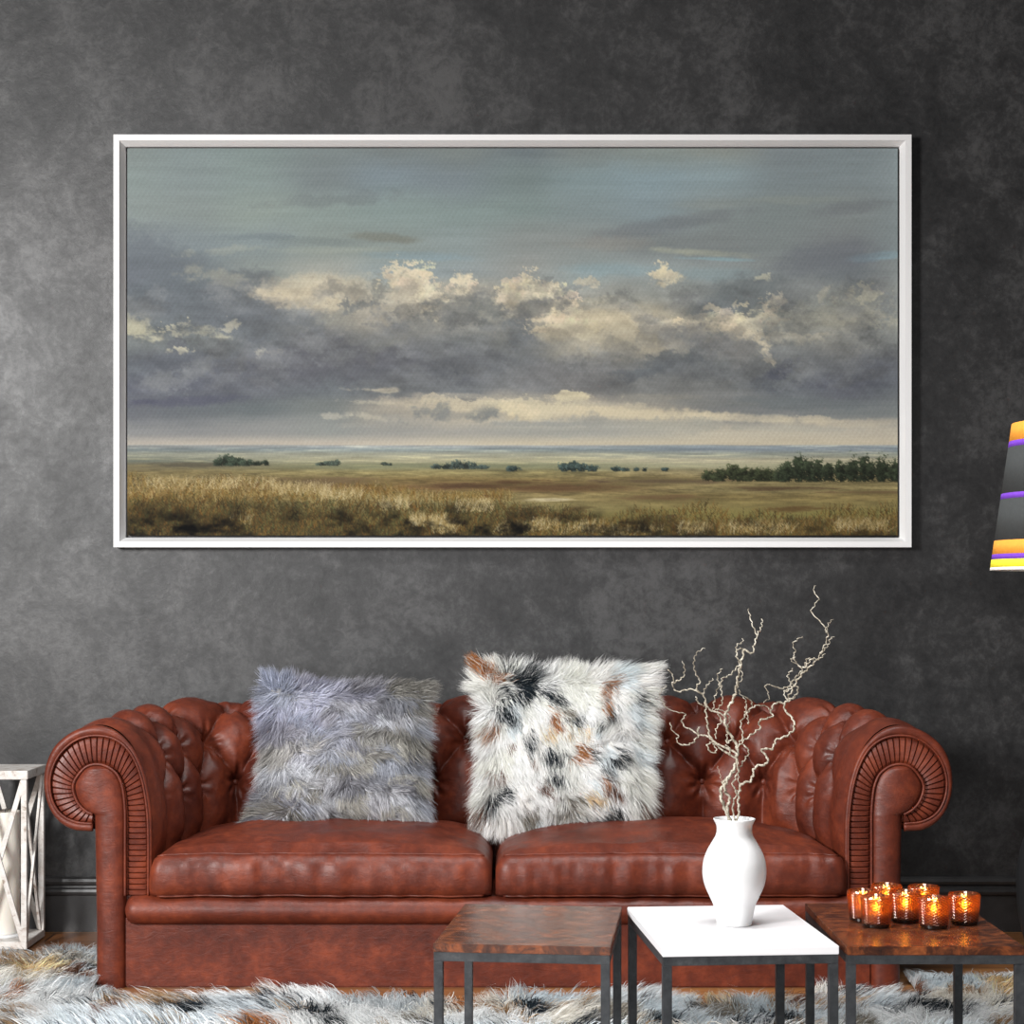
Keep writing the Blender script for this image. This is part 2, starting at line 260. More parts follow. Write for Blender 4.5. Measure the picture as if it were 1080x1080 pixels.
# soft-edged cloud dabs: x, y, rx, ry, tilt, colour, strength, raggedness
DABS = [
 (345,208,70,7,-4,(112,120,126),.35,.9),(700,235,95,9,-10,(118,124,132),.55,.5),(760,212,60,6,-3,(150,158,156),.4,.5),
 (330,252,60,5,2,(108,120,126),.35,.5),(403,248,40,5,4,(118,120,112),.75,.6),(270,247,45,4,0,(108,120,130),.5,.6),(350,262,70,4,0,(160,168,158),.4,.6),
 (440,268,60,5,2,(130,158,176),.55,.5),(850,208,60,5,0,(158,166,158),.4,.6),(900,217,45,8,-8,(118,124,132),.5,.5),(930,268,34,5,-6,(140,176,194),.8,.5),
 (640,254,50,9,0,(146,144,140),.45,.6),(740,264,52,4,3,(176,180,160),.75,.7),(760,271,40,2,2,(140,176,190),.7,.6),(650,282,60,8,0,(140,166,178),.55,.5),(760,287,50,8,0,(138,162,172),.45,.5),
 (874,270,60,20,-8,(112,118,130),.6,.5),(790,310,44,24,-20,(112,120,126),.7,.7),(752,325,34,16,-30,(112,120,126),.6,.7),
 (150,275,60,36,25,(104,112,124),.65,.6),(190,300,60,32,10,(100,108,118),.6,.7),(262,300,42,20,12,(102,108,116),.75,.8),(250,330,100,22,5,(102,108,118),.7,.8),
 (230,262,42,4,-4,(168,172,160),.45,.9),(222,290,30,8,10,(162,162,148),.5,1.1),
 (330,300,60,14,-3,(206,194,170),.7,.6),(300,315,28,10,10,(196,182,158),.6,.9),(345,318,34,10,0,(208,194,168),.6,.9),(312,308,40,8,0,(212,198,172),.5,.8),
 (372,323,17,8,-5,(120,124,126),.85,1.0),(403,302,12,13,0,(140,142,138),.8,1.0),(350,303,22,8,-5,(160,156,146),.5,1.0),
 (418,288,15,10,-30,(216,204,178),.9,1.1),(438,300,24,17,35,(214,202,178),.95,1.1),(452,316,15,17,10,(214,202,176),.9,1.0),(432,318,20,16,0,(186,178,162),.6,1.0),(400,335,40,16,0,(168,162,150),.5,1.0),
 (489,300,14,9,-5,(222,210,184),.95,1.1),(490,291,10,5,0,(216,204,178),.8,1),(482,330,44,20,-8,(126,128,128),.85,1.0),(510,322,34,16,8,(124,128,128),.8,1.0),(446,345,40,14,5,(124,126,126),.7,1.0),
 (545,300,16,10,-30,(216,202,174),.85,1.1),(540,312,14,12,0,(214,200,172),.8,1.0),(570,306,14,12,20,(220,208,182),.85,1.1),(582,318,20,20,30,(226,214,186),.95,1.1),(598,330,18,14,20,(228,214,184),.9,1.0),(560,325,28,22,0,(166,162,150),.5,1.0),
 (548,352,24,16,-20,(106,112,120),.8,1.0),(520,345,20,12,0,(120,124,126),.6,1.0),(622,296,11,5,-8,(208,196,172),.85,1.2),
 (640,335,60,10,1,(212,198,170),.7,.8),(690,340,44,8,2,(206,194,168),.6,.8),(612,316,34,5,-4,(204,194,168),.6,.9),(600,345,36,12,0,(206,194,166),.7,1.0),(660,352,44,10,0,(196,186,162),.6,1.0),
 (701,288,12,9,0,(220,208,180),.95,1.2),(715,290,8,5,0,(190,186,168),.6,1.2),(660,312,50,5,0,(160,162,156),.5,.8),
 (705,342,15,7,-8,(224,210,182),.9,1.1),(770,334,22,12,12,(226,212,182),.95,1.1),(785,345,20,12,35,(220,206,178),.9,1.1),(748,345,22,10,0,(196,184,162),.7,1.1),(735,335,24,5,-5,(210,198,172),.6,1.1),
 (806,362,5,18,-25,(214,200,174),.8,1.2),(818,325,12,14,35,(200,190,170),.8,1.1),(810,335,14,9,0,(204,192,170),.8,1.1),(809,290,7,3,0,(206,202,178),.8,1.0),(850,340,60,16,0,(160,160,150),.45,1.0),
 (918,307,16,10,20,(194,190,170),.7,1.2),(896,314,12,6,0,(188,182,164),.6,1.2),(872,309,8,5,-40,(190,184,166),.6,1.2),(900,335,50,10,-2,(172,170,158),.6,1.0),(850,355,40,7,0,(196,188,168),.5,1.1),(940,325,14,16,0,(134,142,148),.7,1.0),(905,355,40,9,-10,(132,136,138),.6,1.0),
 (138,345,20,14,25,(190,186,162),.9,1.1),(180,345,11,6,-25,(196,190,164),.85,1.2),(208,350,24,6,6,(188,184,162),.8,1.2),(240,343,8,5,-30,(186,180,160),.8,1.2),(184,362,10,8,0,(98,102,112),.7,1.0),(187,367,9,4,10,(204,198,172),.95,1.1),(280,371,9,5,10,(182,176,156),.85,1.2),(250,388,6,5,20,(160,160,150),.5,1.2),
 (200,382,90,14,4,(92,96,110),.4,.8),(200,422,60,6,-3,(82,84,104),.8,.7),(150,423,18,3,0,(80,82,102),.75,.8),(175,408,20,4,-10,(86,90,108),.5,.9),
 (370,375,80,14,3,(92,94,106),.6,.9),(480,375,70,14,0,(96,100,110),.5,.9),(420,395,120,10,2,(96,100,110),.5,.8),(300,385,70,20,0,(96,98,110),.5,.9),
 (600,395,80,16,0,(120,120,124),.6,.8),(720,378,44,13,-15,(94,100,108),.75,1.0),(680,392,34,7,-10,(92,98,106),.7,1.0),(650,392,18,4,0,(88,94,104),.6,1.0),(740,392,60,10,6,(100,104,110),.6,.9),(770,365,40,16,20,(126,126,128),.6,1.0),
 (823,392,17,8,-25,(88,92,108),.85,1.0),(808,400,14,6,-20,(92,96,110),.75,1.0),(880,403,70,9,-4,(92,96,110),.7,.8),(920,388,50,14,-15,(98,102,114),.6,.9),(800,405,60,6,-3,(100,106,112),.6,.8),(850,425,90,7,1,(108,116,122),.6,.7),
 (400,411,30,3,2,(196,184,160),.8,.9),(395,424,40,3,2,(182,176,158),.7,1.0),(440,424,40,6,4,(190,178,158),.7,.9),(500,427,60,9,3,(198,186,162),.85,.9),(480,417,70,3,2,(164,158,146),.6,.8),(450,436,22,9,-10,(122,126,128),.7,1.0),(520,434,20,9,-5,(112,118,122),.8,1.1),(480,438,50,5,0,(120,124,128),.6,1.0),(398,441,26,4,8,(184,178,162),.75,1.1),(350,438,18,4,0,(176,172,160),.6,1.1),(435,447,60,5,0,(160,156,148),.5,1.0),(550,435,20,9,20,(226,208,172),.9,1.0),
 (600,417,34,6,0,(220,206,170),.9,.9),(590,430,80,10,2,(206,194,166),.8,.9),(680,436,90,8,2,(208,194,166),.9,.8),(640,426,50,4,4,(166,160,148),.6,.9),(690,420,44,5,0,(158,154,144),.5,.8),(740,424,60,4,2,(126,128,128),.8,.7),
 (780,440,90,5,3,(214,200,172),.85,.7),(860,442,40,4,3,(212,198,172),.7,.9),(840,452,80,4,1,(170,170,162),.5,.7),(900,446,60,5,0,(196,184,164),.6,.7),
 (590,450,80,9,0,(158,158,152),.75,1.0),(630,444,20,7,0,(150,150,146),.7,1.1),(720,450,60,7,0,(166,164,154),.7,1.0),(740,444,16,5,0,(158,158,150),.6,1.1),(570,447,60,3,0,(140,142,142),.6,.8)]
LAND_Y = [471, 474, 480, 486, 492, 500, 508, 516, 524, 534, 545, 556, 566]
LAND_L = [(138,142,140),(118,126,126),(138,140,126),(104,108,98),(112,104,80),(118,106,74),(128,114,82),(142,124,86),(118,98,58),(96,82,50),(80,70,44),(66,58,38),(50,44,30)]
LAND_M = [(152,158,158),(132,142,142),(152,152,134),(164,160,132),(122,124,98),(132,122,84),(120,104,68),(108,86,58),(138,124,84),(132,122,82),(108,98,60),(80,70,42),(56,50,34)]
LAND_R = [(142,152,156),(130,140,146),(144,148,136),(178,172,146),(160,158,130),(128,118,88),(124,112,78),(134,122,84),(122,108,70),(128,116,74),(126,118,70),(112,94,64),(78,66,46)]

def make_painting(NX=820, NY=414):
    rs = np.random.RandomState(5)
    x = np.linspace(131, 950, NX); y = np.linspace(153, 566, NY)
    X, Y = np.meshgrid(x, y); X = X.astype(np.float32); Y = Y.astype(np.float32)
    n1 = fbm(X/60, Y/34, 11); n2 = fbm(X/60, Y/34, 31); st = fbm(X/70, Y/5, 51, 4)
    Xw = X+n1*16; Yw = Y+n2*9
    sky = np.array(SKY, np.float32)
    nt = fbm(X/7, Y/5.5, 131, 4, .7); nu = fbm(X/9, Y/7, 151, 5, .75)
    dabs = []
    for k, d_ in enumerate(DABS):                                    # each sunlit head breaks into smaller billows, lit on top and grey below
        dabs.append(d_); cx, cy, rx, ry, an, col, a, rag = d_
        if sum(col) > 560 and rag >= 1.0 and rx > 8 and ry > 5:
            for q in range(int(3+rx*ry/40.)):
                t = rs.uniform(math.pi*.95, math.pi*2.05); rr = rs.uniform(.35, 1.0); s_ = rs.uniform(.22, .42)
                dabs.append((cx+rx*rr*math.cos(t), cy+ry*rr*math.sin(t), rx*s_, ry*s_*.9+1, an, tuple(min(250, c_*rs.uniform(.99, 1.06)) for c_ in col), .8, 1.25))
            for q in range(int(3+rx*ry/50.)):
                t = rs.uniform(0, math.pi); rr = rs.uniform(.1, 1.0); s_ = rs.uniform(.25, .5); f_ = rs.uniform(.70, .86)
                dabs.append((cx+rx*rr*math.cos(t), cy+ry*rr*math.sin(t), rx*s_, ry*s_+1, an, (col[0]*f_, col[1]*f_*1.01, col[2]*f_*1.05), .5, .84))
    # smaller grey billows through the dark bank
    for q in range(150):
        cx, cy = rs.uniform(131, 950), rs.uniform(300, 405); f_ = rs.choice([.80, .86, 1.14, 1.2]); b_ = np.array([112, 115, 120])*f_
        dabs.append((cx, cy, rs.uniform(10, 30), rs.uniform(5, 12), rs.uniform(-20, 20), tuple(b_), .32, .95))
    def interp(G, gx, gy, XX, YY):
        gx = np.array(gx, float); gy = np.array(gy, float)
        i = np.clip(np.searchsorted(gx, XX)-1, 0, len(gx)-2); j = np.clip(np.searchsorted(gy, YY)-1, 0, len(gy)-2)
        fx = np.clip((XX-gx[i])/(gx[i+1]-gx[i]), 0, 1)[..., None]; fy = np.clip((YY-gy[j])/(gy[j+1]-gy[j]), 0, 1)[..., None]
        fx = fx*fx*(3-2*fx); fy = fy*fy*(3-2*fy)
        return (G[j, i]*(1-fx)+G[j, i+1]*fx)*(1-fy)+(G[j+1, i]*(1-fx)+G[j+1, i+1]*fx)*fy
    calm = smooth(462, 445, Y)
    img = interp(sky, SKY_X, SKY_Y, Xw, Y+(n2*9)*calm)
    nf = fbm(X/15, Y/11, 71, 5, .72); ng = fbm(X/24, Y/17, 91, 6, .7)
    for k, (cx, cy, rx, ry, an, col, a, rag) in enumerate(dabs):
        c, s = math.cos(math.radians(an)), math.sin(math.radians(an))
        dx = X-cx; dy = Y-cy
        u = (dx*c+dy*s)/rx; v = (-dx*s+dy*c)/ry
        nn = (nf if k % 2 else ng) if rx > 17 else (nt if k % 2 else nu)*1.25
        r = np.sqrt(u*u+v*v)-nn*rag*(1.5 if rag > .85 else 1.0)
        if sum(col) > 540 and rag > .85: vv = np.clip(v, -1, 1); m = smooth(1.18+.25*vv, .58-.15*vv, r)*a*.92      # crisp sunlit tops, soft undersides
        else: m = smooth(1.25, .4, r)*a
        if ry < 7: m = m*(.8+.35*st)
        m = np.clip(m, 0, 1)[..., None]
        img = img*(1-m)+np.array(col, np.float32)*m
    # modelling of the cloud bank and brushed streaks
    bank = (smooth(262, 330, Y)*smooth(440, 400, Y))[..., None]
    d1 = fbm(X/34, Y/22, 121, 6, .55); d1s = d1-np.roll(np.roll(d1, 4, 0), -3, 1)
    img = img*(1+bank*(d1[..., None]*.09+np.clip(d1s, -.5, .5)[..., None]*.17))
    img = img*(1+st[..., None]*.045)
    gs = img.mean(2, keepdims=True); img = gs+(img-gs)*.84; img = img*np.array([1.0, 1.0, .975])
    # ---- land
    L = np.stack([LAND_L, LAND_M, LAND_M, LAND_R, LAND_R], 1).astype(np.float32)
    wob = fbm(X/120, Y/9, 201, 4)
    land = interp(L, [131, 400, 560, 760, 950], LAND_Y, X, Y+wob*5*smooth(486, 505, Y))
    hs = fbm(X/48, Y/1.9, 221, 4, .65); hs2 = fbm(X/30, Y/2.6, 241, 5, .7)
    mid = smooth(490, 500, Y)*smooth(545, 520, Y)
    far = smooth(496, 486, Y)
    land = land*(1+hs[..., None]*.22*far[..., None]+hs2[..., None]*(.46*mid)[..., None])
    strk = np.clip(hs-.12, 0, 1)*far; land = land+strk[..., None]*np.array([100, 78, 30])*.5
    for (cx, cy, rx, ry, col, a) in [(600,514,70,5,(82,62,44),.7),(500,513,50,3,(74,54,40),.8),(700,508,70,3,(84,70,56),.7),(700,526,50,4,(88,66,48),.6),(820,516,60,3,(76,60,44),.8),(840,537,40,4,(84,62,38),.7),(930,520,50,2,(92,72,52),.6),(330,508,70,5,(92,76,60),.6),(540,510,30,3,(76,56,40),.8),(580,528,22,2,(190,178,142),.9),(500,528,22,6,(186,170,124),.55),(215,491,70,3,(82,78,66),.8),(560,549,40,14,(76,64,44),.85),(610,537,12,5,(84,70,44),.8),(705,555,16,10,(78,62,46),.7),(520,524,14,2,(72,52,36),.8),(530,552,8,5,(50,42,30),.8)]:
        r = np.sqrt(((X-cx)/rx)**2+((Y-cy)/ry)**2)-hs2*1.3
        m = (smooth(1.25, .3, r)*a)[..., None]; land = land*(1-m)+np.array(col, np.float32)*m
    hor = 469.5+fbm(X/90, X*0+.5, 301, 3)*.8
    m = smooth(-1, 1, Y-hor)[..., None]
    img = img*(1-m)+land*m
    # ---- trees
    def trees(x0, x1, base, hts, col, seed, xs=None):
        nonlocal img
        tn = fbm(X/4.5, Y/4, seed, 5, .85)
        for (cx, h, w) in hts:
            r = np.sqrt(((X-cx)/w)**2+((Y-(base-h*.45))/(h*.58))**2)-tn*.95
            mm = smooth(1.12, .8, r)*smooth(base+1.5, base-.5, Y+tn)
            lit = np.clip(.8+(X-cx)/w*-.12+(base-h*.5-Y)/h*.35+tn*.9, .5, 1.9)[..., None]
            img = img*(1-mm[..., None])+np.array(col, np.float32)*lit*mm[..., None]
    trees(0, 0, 491.5, [(237,11,11),(247,9,10),(228,7,6),(258,6,8),(268,5,8),(278,6,4)], (60,70,58), 401)
    trees(0, 0, 491.5, [(345,5,8),(352,6,6),(338,4,6),(404,4,5),(410,3,3)], (78,88,78), 411)
    trees(0, 0, 495, [(470,6,8),(482,9,8),(490,8,7),(499,7,5),(508,4,7),(460,5,6)], (74,86,80), 421)
    trees(0, 0, 497.5, [(541,6,7),(597,9,8),(605,11,9),(614,8,7),(625,6,7),(650,5,6),(660,4,4),(672,4,3),(681,4,3),(703,4,5)], (64,78,74), 431)
    trees(0, 0, 508, [(750,11,8),(762,13,9),(775,17,9),(781,13,8),(788,14,9),(797,14,9),(805,13,8),(812,13,8),(822,11,6)], (58,64,44), 441)
    trees(0, 0, 508.5, [(828,16,8),(834,20,9),(846,28,10),(858,22,9),(866,22,7),(877,20,9),(890,21,9),(902,25,9),(915,28,8),(922,22,7),(934,25,10),(946,22,8),(952,20,8)], (52,60,44), 451)
    # ---- foreground grass blades
    def blades(n, x0, x1, ytop, ybot, pal, ln, lean, al):
        nonlocal img
        sx = (NX-1)/819.; sy = (NY-1)/413.
        order = np.sort(rs.random(n))
        for k in range(n):
            bx = rs.uniform(x0, x1); t = order[k]; yt = ytop(bx); by = yt+(ybot-yt)*t
            l = ln*(.5+rs.random())*(.6+.6*t); a = math.radians(rs.normal(lean, 22))
            col = np.array(pal[rs.randint(len(pal))], np.float32)*rs.uniform(.8, 1.15)
            m = int(max(3, l)); tt = np.linspace(0, 1, m)
            cx = ((bx+np.sin(a)*l*tt+np.sin(a)*l*.3*tt*tt)-131)*sx; cy = ((by-np.cos(a)*l*tt)-153)*sy
            ii = np.round(cy).astype(int); jj = np.round(cx).astype(int)
            ok = (ii >= 0) & (ii < NY) & (jj >= 0) & (jj < NX)
            w = (al*(1-.5*tt[ok]))[:, None]
            img[ii[ok], jj[ok]] = img[ii[ok], jj[ok]]*(1-w)+col*w
    topL = lambda bx: 503+max(0, (bx-131))*.052+3*math.sin(bx/23.)
    gold = [(140,116,66),(126,98,50),(116,84,42),(96,84,44),(120,100,54)]
    dark = [(48,42,28),(60,52,32),(76,66,38),(90,76,42),(66,64,40),(104,88,50),(88,92,56),(110,78,38),(84,58,30)]
    pale = [(184,168,124),(166,148,104),(150,132,88),(196,182,142)]
    topM = lambda bx: topL(bx) if bx < 540 else 541+5*math.sin(bx/31.)+4*math.sin(bx/11.)
    blades(5200, 131, 950, topM, 572, gold+dark, 9, 6, .75)
    blades(1500, 131, 540, topL, 530, gold+pale[1:3], 8, 4, .7)
    blades(4200, 131, 600, lambda b: 528+.02*(b-131), 574, dark, 10, 8, .7)
    blades(2600, 560, 950, lambda b: 552, 574, dark[2:]+gold[2:], 9, 4, .65)
    for (x0, x1, yc, n) in [(150,290,508,260),(285,345,514,200),(336,380,520,160),(400,430,530,110),(430,470,548,220),(455,480,555,160),(480,520,532,120),(240,262,545,30),(600,640,555,120),(715,750,556,140),(560,590,552,90),(760,840,556,200),(880,940,553,220),(520,600,556,80),(640,700,560,80)]:
        blades(n, x0, x1, lambda b: yc-2, yc+9, pale if yc < 545 else pale[1:]+gold[:1], 8, 10, .6)
    # clumps of bush in the left foreground
    g = fbm(X/24, Y/13, 501, 5, .62)
    fg = smooth(520, 560, Y)*smooth(640, 380, X*.8+Y*.0)
    img = img*(1-np.clip(g+.12, 0, 1)[..., None]*1.5*fg[..., None])
    fg2 = smooth(540, 566, Y)*smooth(430, 560, X)
    img = img*(1-np.clip(g+.1, 0, 1)[..., None]*1.1*fg2[..., None])
    # canvas weave and grain
    wv = np.sin((X*1.0+Y*.62)*2*math.pi/5.2)*.016+np.sin((Y*1.0)*2*math.pi/3.1)*.008
    sky_m = smooth(500, 460, Y)
    img = img*(1+(wv*(.35+.65*sky_m))[..., None]+rs.normal(0, .016, X.shape)[..., None])
    return np.clip(img, 0, 255)/255.
# ---------------------------------------------------------------- room shell
WALL_Y = .82
mb = MB().box(-4.5, 4.5, WALL_Y, WALL_Y+.12, 0, 3.4); tag(mb.build('wall_back', M_WALL), kind='structure')
mb = MB().box(-4.5, 4.5, -7.5, WALL_Y, -.06, 0); tag(mb.build('floor', M_FLOOR), kind='structure')
prof = [(0, 0), (.014, 0), (.014, .112), (.020, .116), (.022, .124), (.020, .132), (.011, .136), (.010, .142), (.016, .147), (.018, .155), (.015, .163), (.006, .168), (0, .169)]
P = np.array([[(x, WALL_Y-o, z) for o, z in prof] for x in (-4.5, 4.5)])
tag(MB().grid(P).build('baseboard_back', M_TRIM, smooth=False), kind='structure')

# ---------------------------------------------------------------- painting in its white floating frame
fd = 5.600; fy = fd-D0                                             # frame front plane
ax0, ax1, az0, az1 = wx(131.5, fd), wx(949.5, fd), wz(565.5, fd), wz(153.5, fd)
t = thing('framed_painting', 'wide landscape painting of clouds over a grassy plain in a white frame', 'painting', ((ax0+ax1)/2, WALL_Y, (az0+az1)/2))
cx, cz = (ax0+ax1)/2, (az0+az1)/2; hw, hh = (ax1-ax0)/2, (az1-az0)/2
rel = fy-WALL_Y
im = make_painting(); NY, NX = im.shape[:2]
gx = np.linspace(-hw+.003, hw-.003, NX); gz = np.linspace(hh-.003, -hh+.003, NY); GX, GZ = np.meshgrid(gx, gz)
lum = im.mean(2); V = np.stack([GX, np.full_like(GX, rel+.024)-(lum-.5)*.0015, GZ], -1).reshape(-1, 3)
i = np.arange(NX*NY).reshape(NY, NX); Q = np.stack([i[:-1, :-1], i[1:, :-1], i[1:, 1:], i[:-1, 1:]], -1).reshape(-1, 4)
fast_mesh('canvas', V, Q, None, lin(im.reshape(-1, 3)*255)*PAINT_GAIN, M_ART, t)
MB().box(-hw+.004, hw-.004, rel+.026, -.004, -hh+.004, hh-.004).build('stretcher', M_FRAME, t)
ow, oh = (wx(961, fd)-wx(119.3, fd))/2, (wz(142, fd)-wz(577.3, fd))/2
prf = [(0, -.002), (0, rel), (.0175, rel), (.0175, rel+.001), (.030, rel+.030), (.030, rel+.034), (.030, -.002)]  # from the outer edge inward
for nm, (sx, sz, horiz) in {'top': (0, 1, 1), 'bottom': (0, -1, 1), 'left': (-1, 0, 0), 'right': (1, 0, 0)}.items():
    P = []
    for e in (-1, 1):
        row = []
        for o, yy in prf:
            if horiz: row.append((e*(ow-o), yy, sz*(oh-o)))
            else: row.append((sx*(ow-o), yy, e*(oh-o)))
        P.append(row)
    o = MB().grid(np.array(P)).build('frame_rail', M_FRAME, t)

# ---------------------------------------------------------------- chesterfield sofa
SX = (525.5-540)/400.
sofa = thing('chesterfield_sofa', 'red-brown leather sofa with deep buttoned back and rolled arms', 'sofa', (SX, 0, 0))
def lp(p): return ((p[0]-525.5)/400., EYE-(p[1]-HOR)/400.)
OUT = [(158,945),(158,915),(158,885),(157.5,860),(154,832),(147,806),(137,787),(123,773),(107,766),(90,767),(73,774),(58,787),(49,805),(46,825),(49,846),(59,864),(76,875),(97,877),(99,884),(100,930),(101,1042)]
FAN_O = [(156,945),(156,915),(156,885),(155,858),(151,830),(144,807),(134,790),(121,780),(106,776),(90,777),(76,783),(63,795),(55,810),(52,827),(55,845),(64,859),(79,867),(97,869)]
FAN_I = [(132,945),(132,915),(132,885),(132,858),(130.5,838),(128,826),(123,816),(114,809),(104,806),(95,807),(88,811),(82,818),(78,825),(77,832),(79,840),(83,848),(90,855),(98,859)]
prof = catmull([lp(p) for p in OUT], 230)                           # X local, Z
o_off = -(prof[:, 0]-prof[0, 0]); z_off = prof[:, 1].copy()
tl = np.r_[0, np.cumsum(np.hypot(np.diff(prof[:, 0]), np.diff(prof[:, 1])))]
# plan path of the inner face
A = np.array([-.919, .014]); B = np.array([-.848, .36]); rc = .13; yb = .50
da = (B-A)/np.linalg.norm(B-A); th0 = math.atan2(da[1], da[0]); turn = th0
cen = B+rc*np.array([math.sin(th0), -math.cos(th0)])
arc = [cen+rc*np.array([math.cos(th0+math.pi/2-a), math.sin(th0+math.pi/2-a)]) for a in np.linspace(0, th0, 14)]
yb = arc[-1][1]
half = [tuple(A)]+[tuple(A+(B-A)*k/8) for k in range(1, 8)]+[tuple(p) for p in arc]+[(x, yb) for x in np.linspace(arc[-1][0], 0, 12)[1:]]
full = np.array(half+[(-x, y) for x, y in half[-2::-1]])
ln = np.r_[0, np.cumsum(np.linalg.norm(np.diff(full, axis=0), axis=1))]; NS = 620
sq = np.linspace(0, ln[-1], NS); PX = np.interp(sq, ln, full[:, 0]); PY = np.interp(sq, ln, full[:, 1])
ker = np.ones(15)/15.; pad = lambda q: np.convolve(np.r_[np.full(7, q[0])+(np.arange(-7, 0)*(q[1]-q[0])), q, np.full(7, q[-1])+(np.arange(1, 8)*(q[-1]-q[-2]))], ker, 'valid')
PX, PY = pad(PX), pad(PY)
TX, TY = np.gradient(PX), np.gradient(PY); tn = np.hypot(TX, TY); TX /= tn; TY /= tn
NXo, NYo = -TY, TX                                                  # outward
u = sq-ln[-1]/2
uend = ln[-1]/2-np.abs(u)
KA = .70; um = np.sign(u)*np.where(abs(u) > KA, KA+(abs(u)-KA)*1.45, abs(u))   # buttons sit closer together on the arms
kz = 1+.045*smooth(.0, .55, uend)
HP, VP, T3 = .098, .122, .245
U, T = np.meshgrid(um, tl, indexing='ij'); W = (T-T3)/VP
def pow_(x, p): return np.abs(x)**p
dia = pow_(np.sin(np.pi*(U/HP+W)/2), .42)*pow_(np.sin(np.pi*(U/HP-W)/2), .42)
ver = pow_(np.sin(np.pi*U/(2*HP)), .9)
ver3 = pow_(np.sin(np.pi*(U/HP+3)/2), .9)
puff = np.where(W < 0, ver*.8+.2, dia); bl = smooth(0, .5, np.clip(W, 0, 9)); puff = np.where((W >= 0) & (W < .5), dia*bl+(ver)*(1-bl)*1.0, puff)
bl = smooth(2.6, 3.0, W); puff = np.where(W > 2.6, puff*(1-bl)+ver3*bl, puff)
amp = .050*smooth(.08, .17, T)*(1-smooth(2.1*VP+T3, 3.7*VP+T3, T))
front = smooth(.070, .115, np.minimum(uend, 9))[:, None]
disp = amp*(puff*front+(1-front)*.30)
nz1 = fbm(U*14, T*14, 77, 4); disp = disp+nz1*.005*front*np.where(T < .75, 1, 0)
# pinch around each button
btn = []
for r in range(0, 4):
    for k in range(-16, 17):
        if (k+r) % 2: continue
        uu = k*HP; tt = T3+r*VP
        if abs(uu) > um.max()-.14: continue
        btn.append((uu, tt)); 
        rr_ = np.hypot(U-uu, T-tt); th_ = np.arctan2(T-tt, U-uu)
        disp = disp-.024*np.exp(-(rr_/.021)**2)*front+.0065*np.cos(th_*8+k)*np.exp(-((rr_-.030)/.020)**2)*front
dzp = np.gradient(z_off); dop = np.gradient(o_off); nn = np.hypot(dzp, dop)
# profile normal (pointing away from the padding core)
pn_o, pn_z = -dzp/nn, dop/nn
zb = z_off[0]
def surf(iu, disp_):
    O = o_off[None, :]+pn_o[None, :]*disp_; Z = np.where(z_off > zb, zb+(z_off-zb)*kz[iu][:, None], z_off[None, :]*np.ones_like(disp_))+pn_z[None, :]*disp_
    return np.stack([PX[iu][:, None]+NXo[iu][:, None]*O, PY[iu][:, None]+NYo[iu][:, None]*O, Z], -1)
disp = (disp-.020*smooth(.08, .17, T)*(T < .9)*front)*smooth(.0, .05, uend)[:, None]**.7
G = surf(np.arange(NS), disp)
mb = MB().grid(G[:, :, :]); body = mb.build('buttoned_upholstery', M_LEA, sofa, True)
bm = bmesh.new(); bm.from_mesh(body.data); bmesh.ops.recalc_face_normals(bm, faces=bm.faces); bm.to_mesh(body.data); bm.free(); body.data.polygons.foreach_set('use_smooth', [True]*len(body.data.polygons))
bme = None
for uu, tt in btn:
    iu = int(np.argmin(abs(um-uu))); it = int(np.argmin(abs(tl-tt)))
    if tt > T3+3.5*VP: continue
    p = Vector(G[iu, it]); a = Vector(G[min(iu+3, NS-1), it])-Vector(G[iu-3, it]); b = Vector(G[iu, it+3])-Vector(G[iu, it-3])
    iu_ = iu; nv = Vector((NXo[iu]*pn_o[it], NYo[iu]*pn_o[it], pn_z[it])).normalized()
    if bme is None:
        prf_b = [(0, .0065), (.004, .0062), (.0075, .0045), (.0095, .0015), (.0098, -.001), (.008, -.003)]
        bo = MB().lathe(prf_b[::-1], 14).build('button', M_BTN, sofa, True); bme = bo.data
    else:
        bo = bpy.data.objects.new('button', bme); C.objects.link(bo); bo.parent = sofa
    bo.location = p+nv*.004; bo.rotation_euler = nv.to_track_quat('Z', 'Y').to_euler()
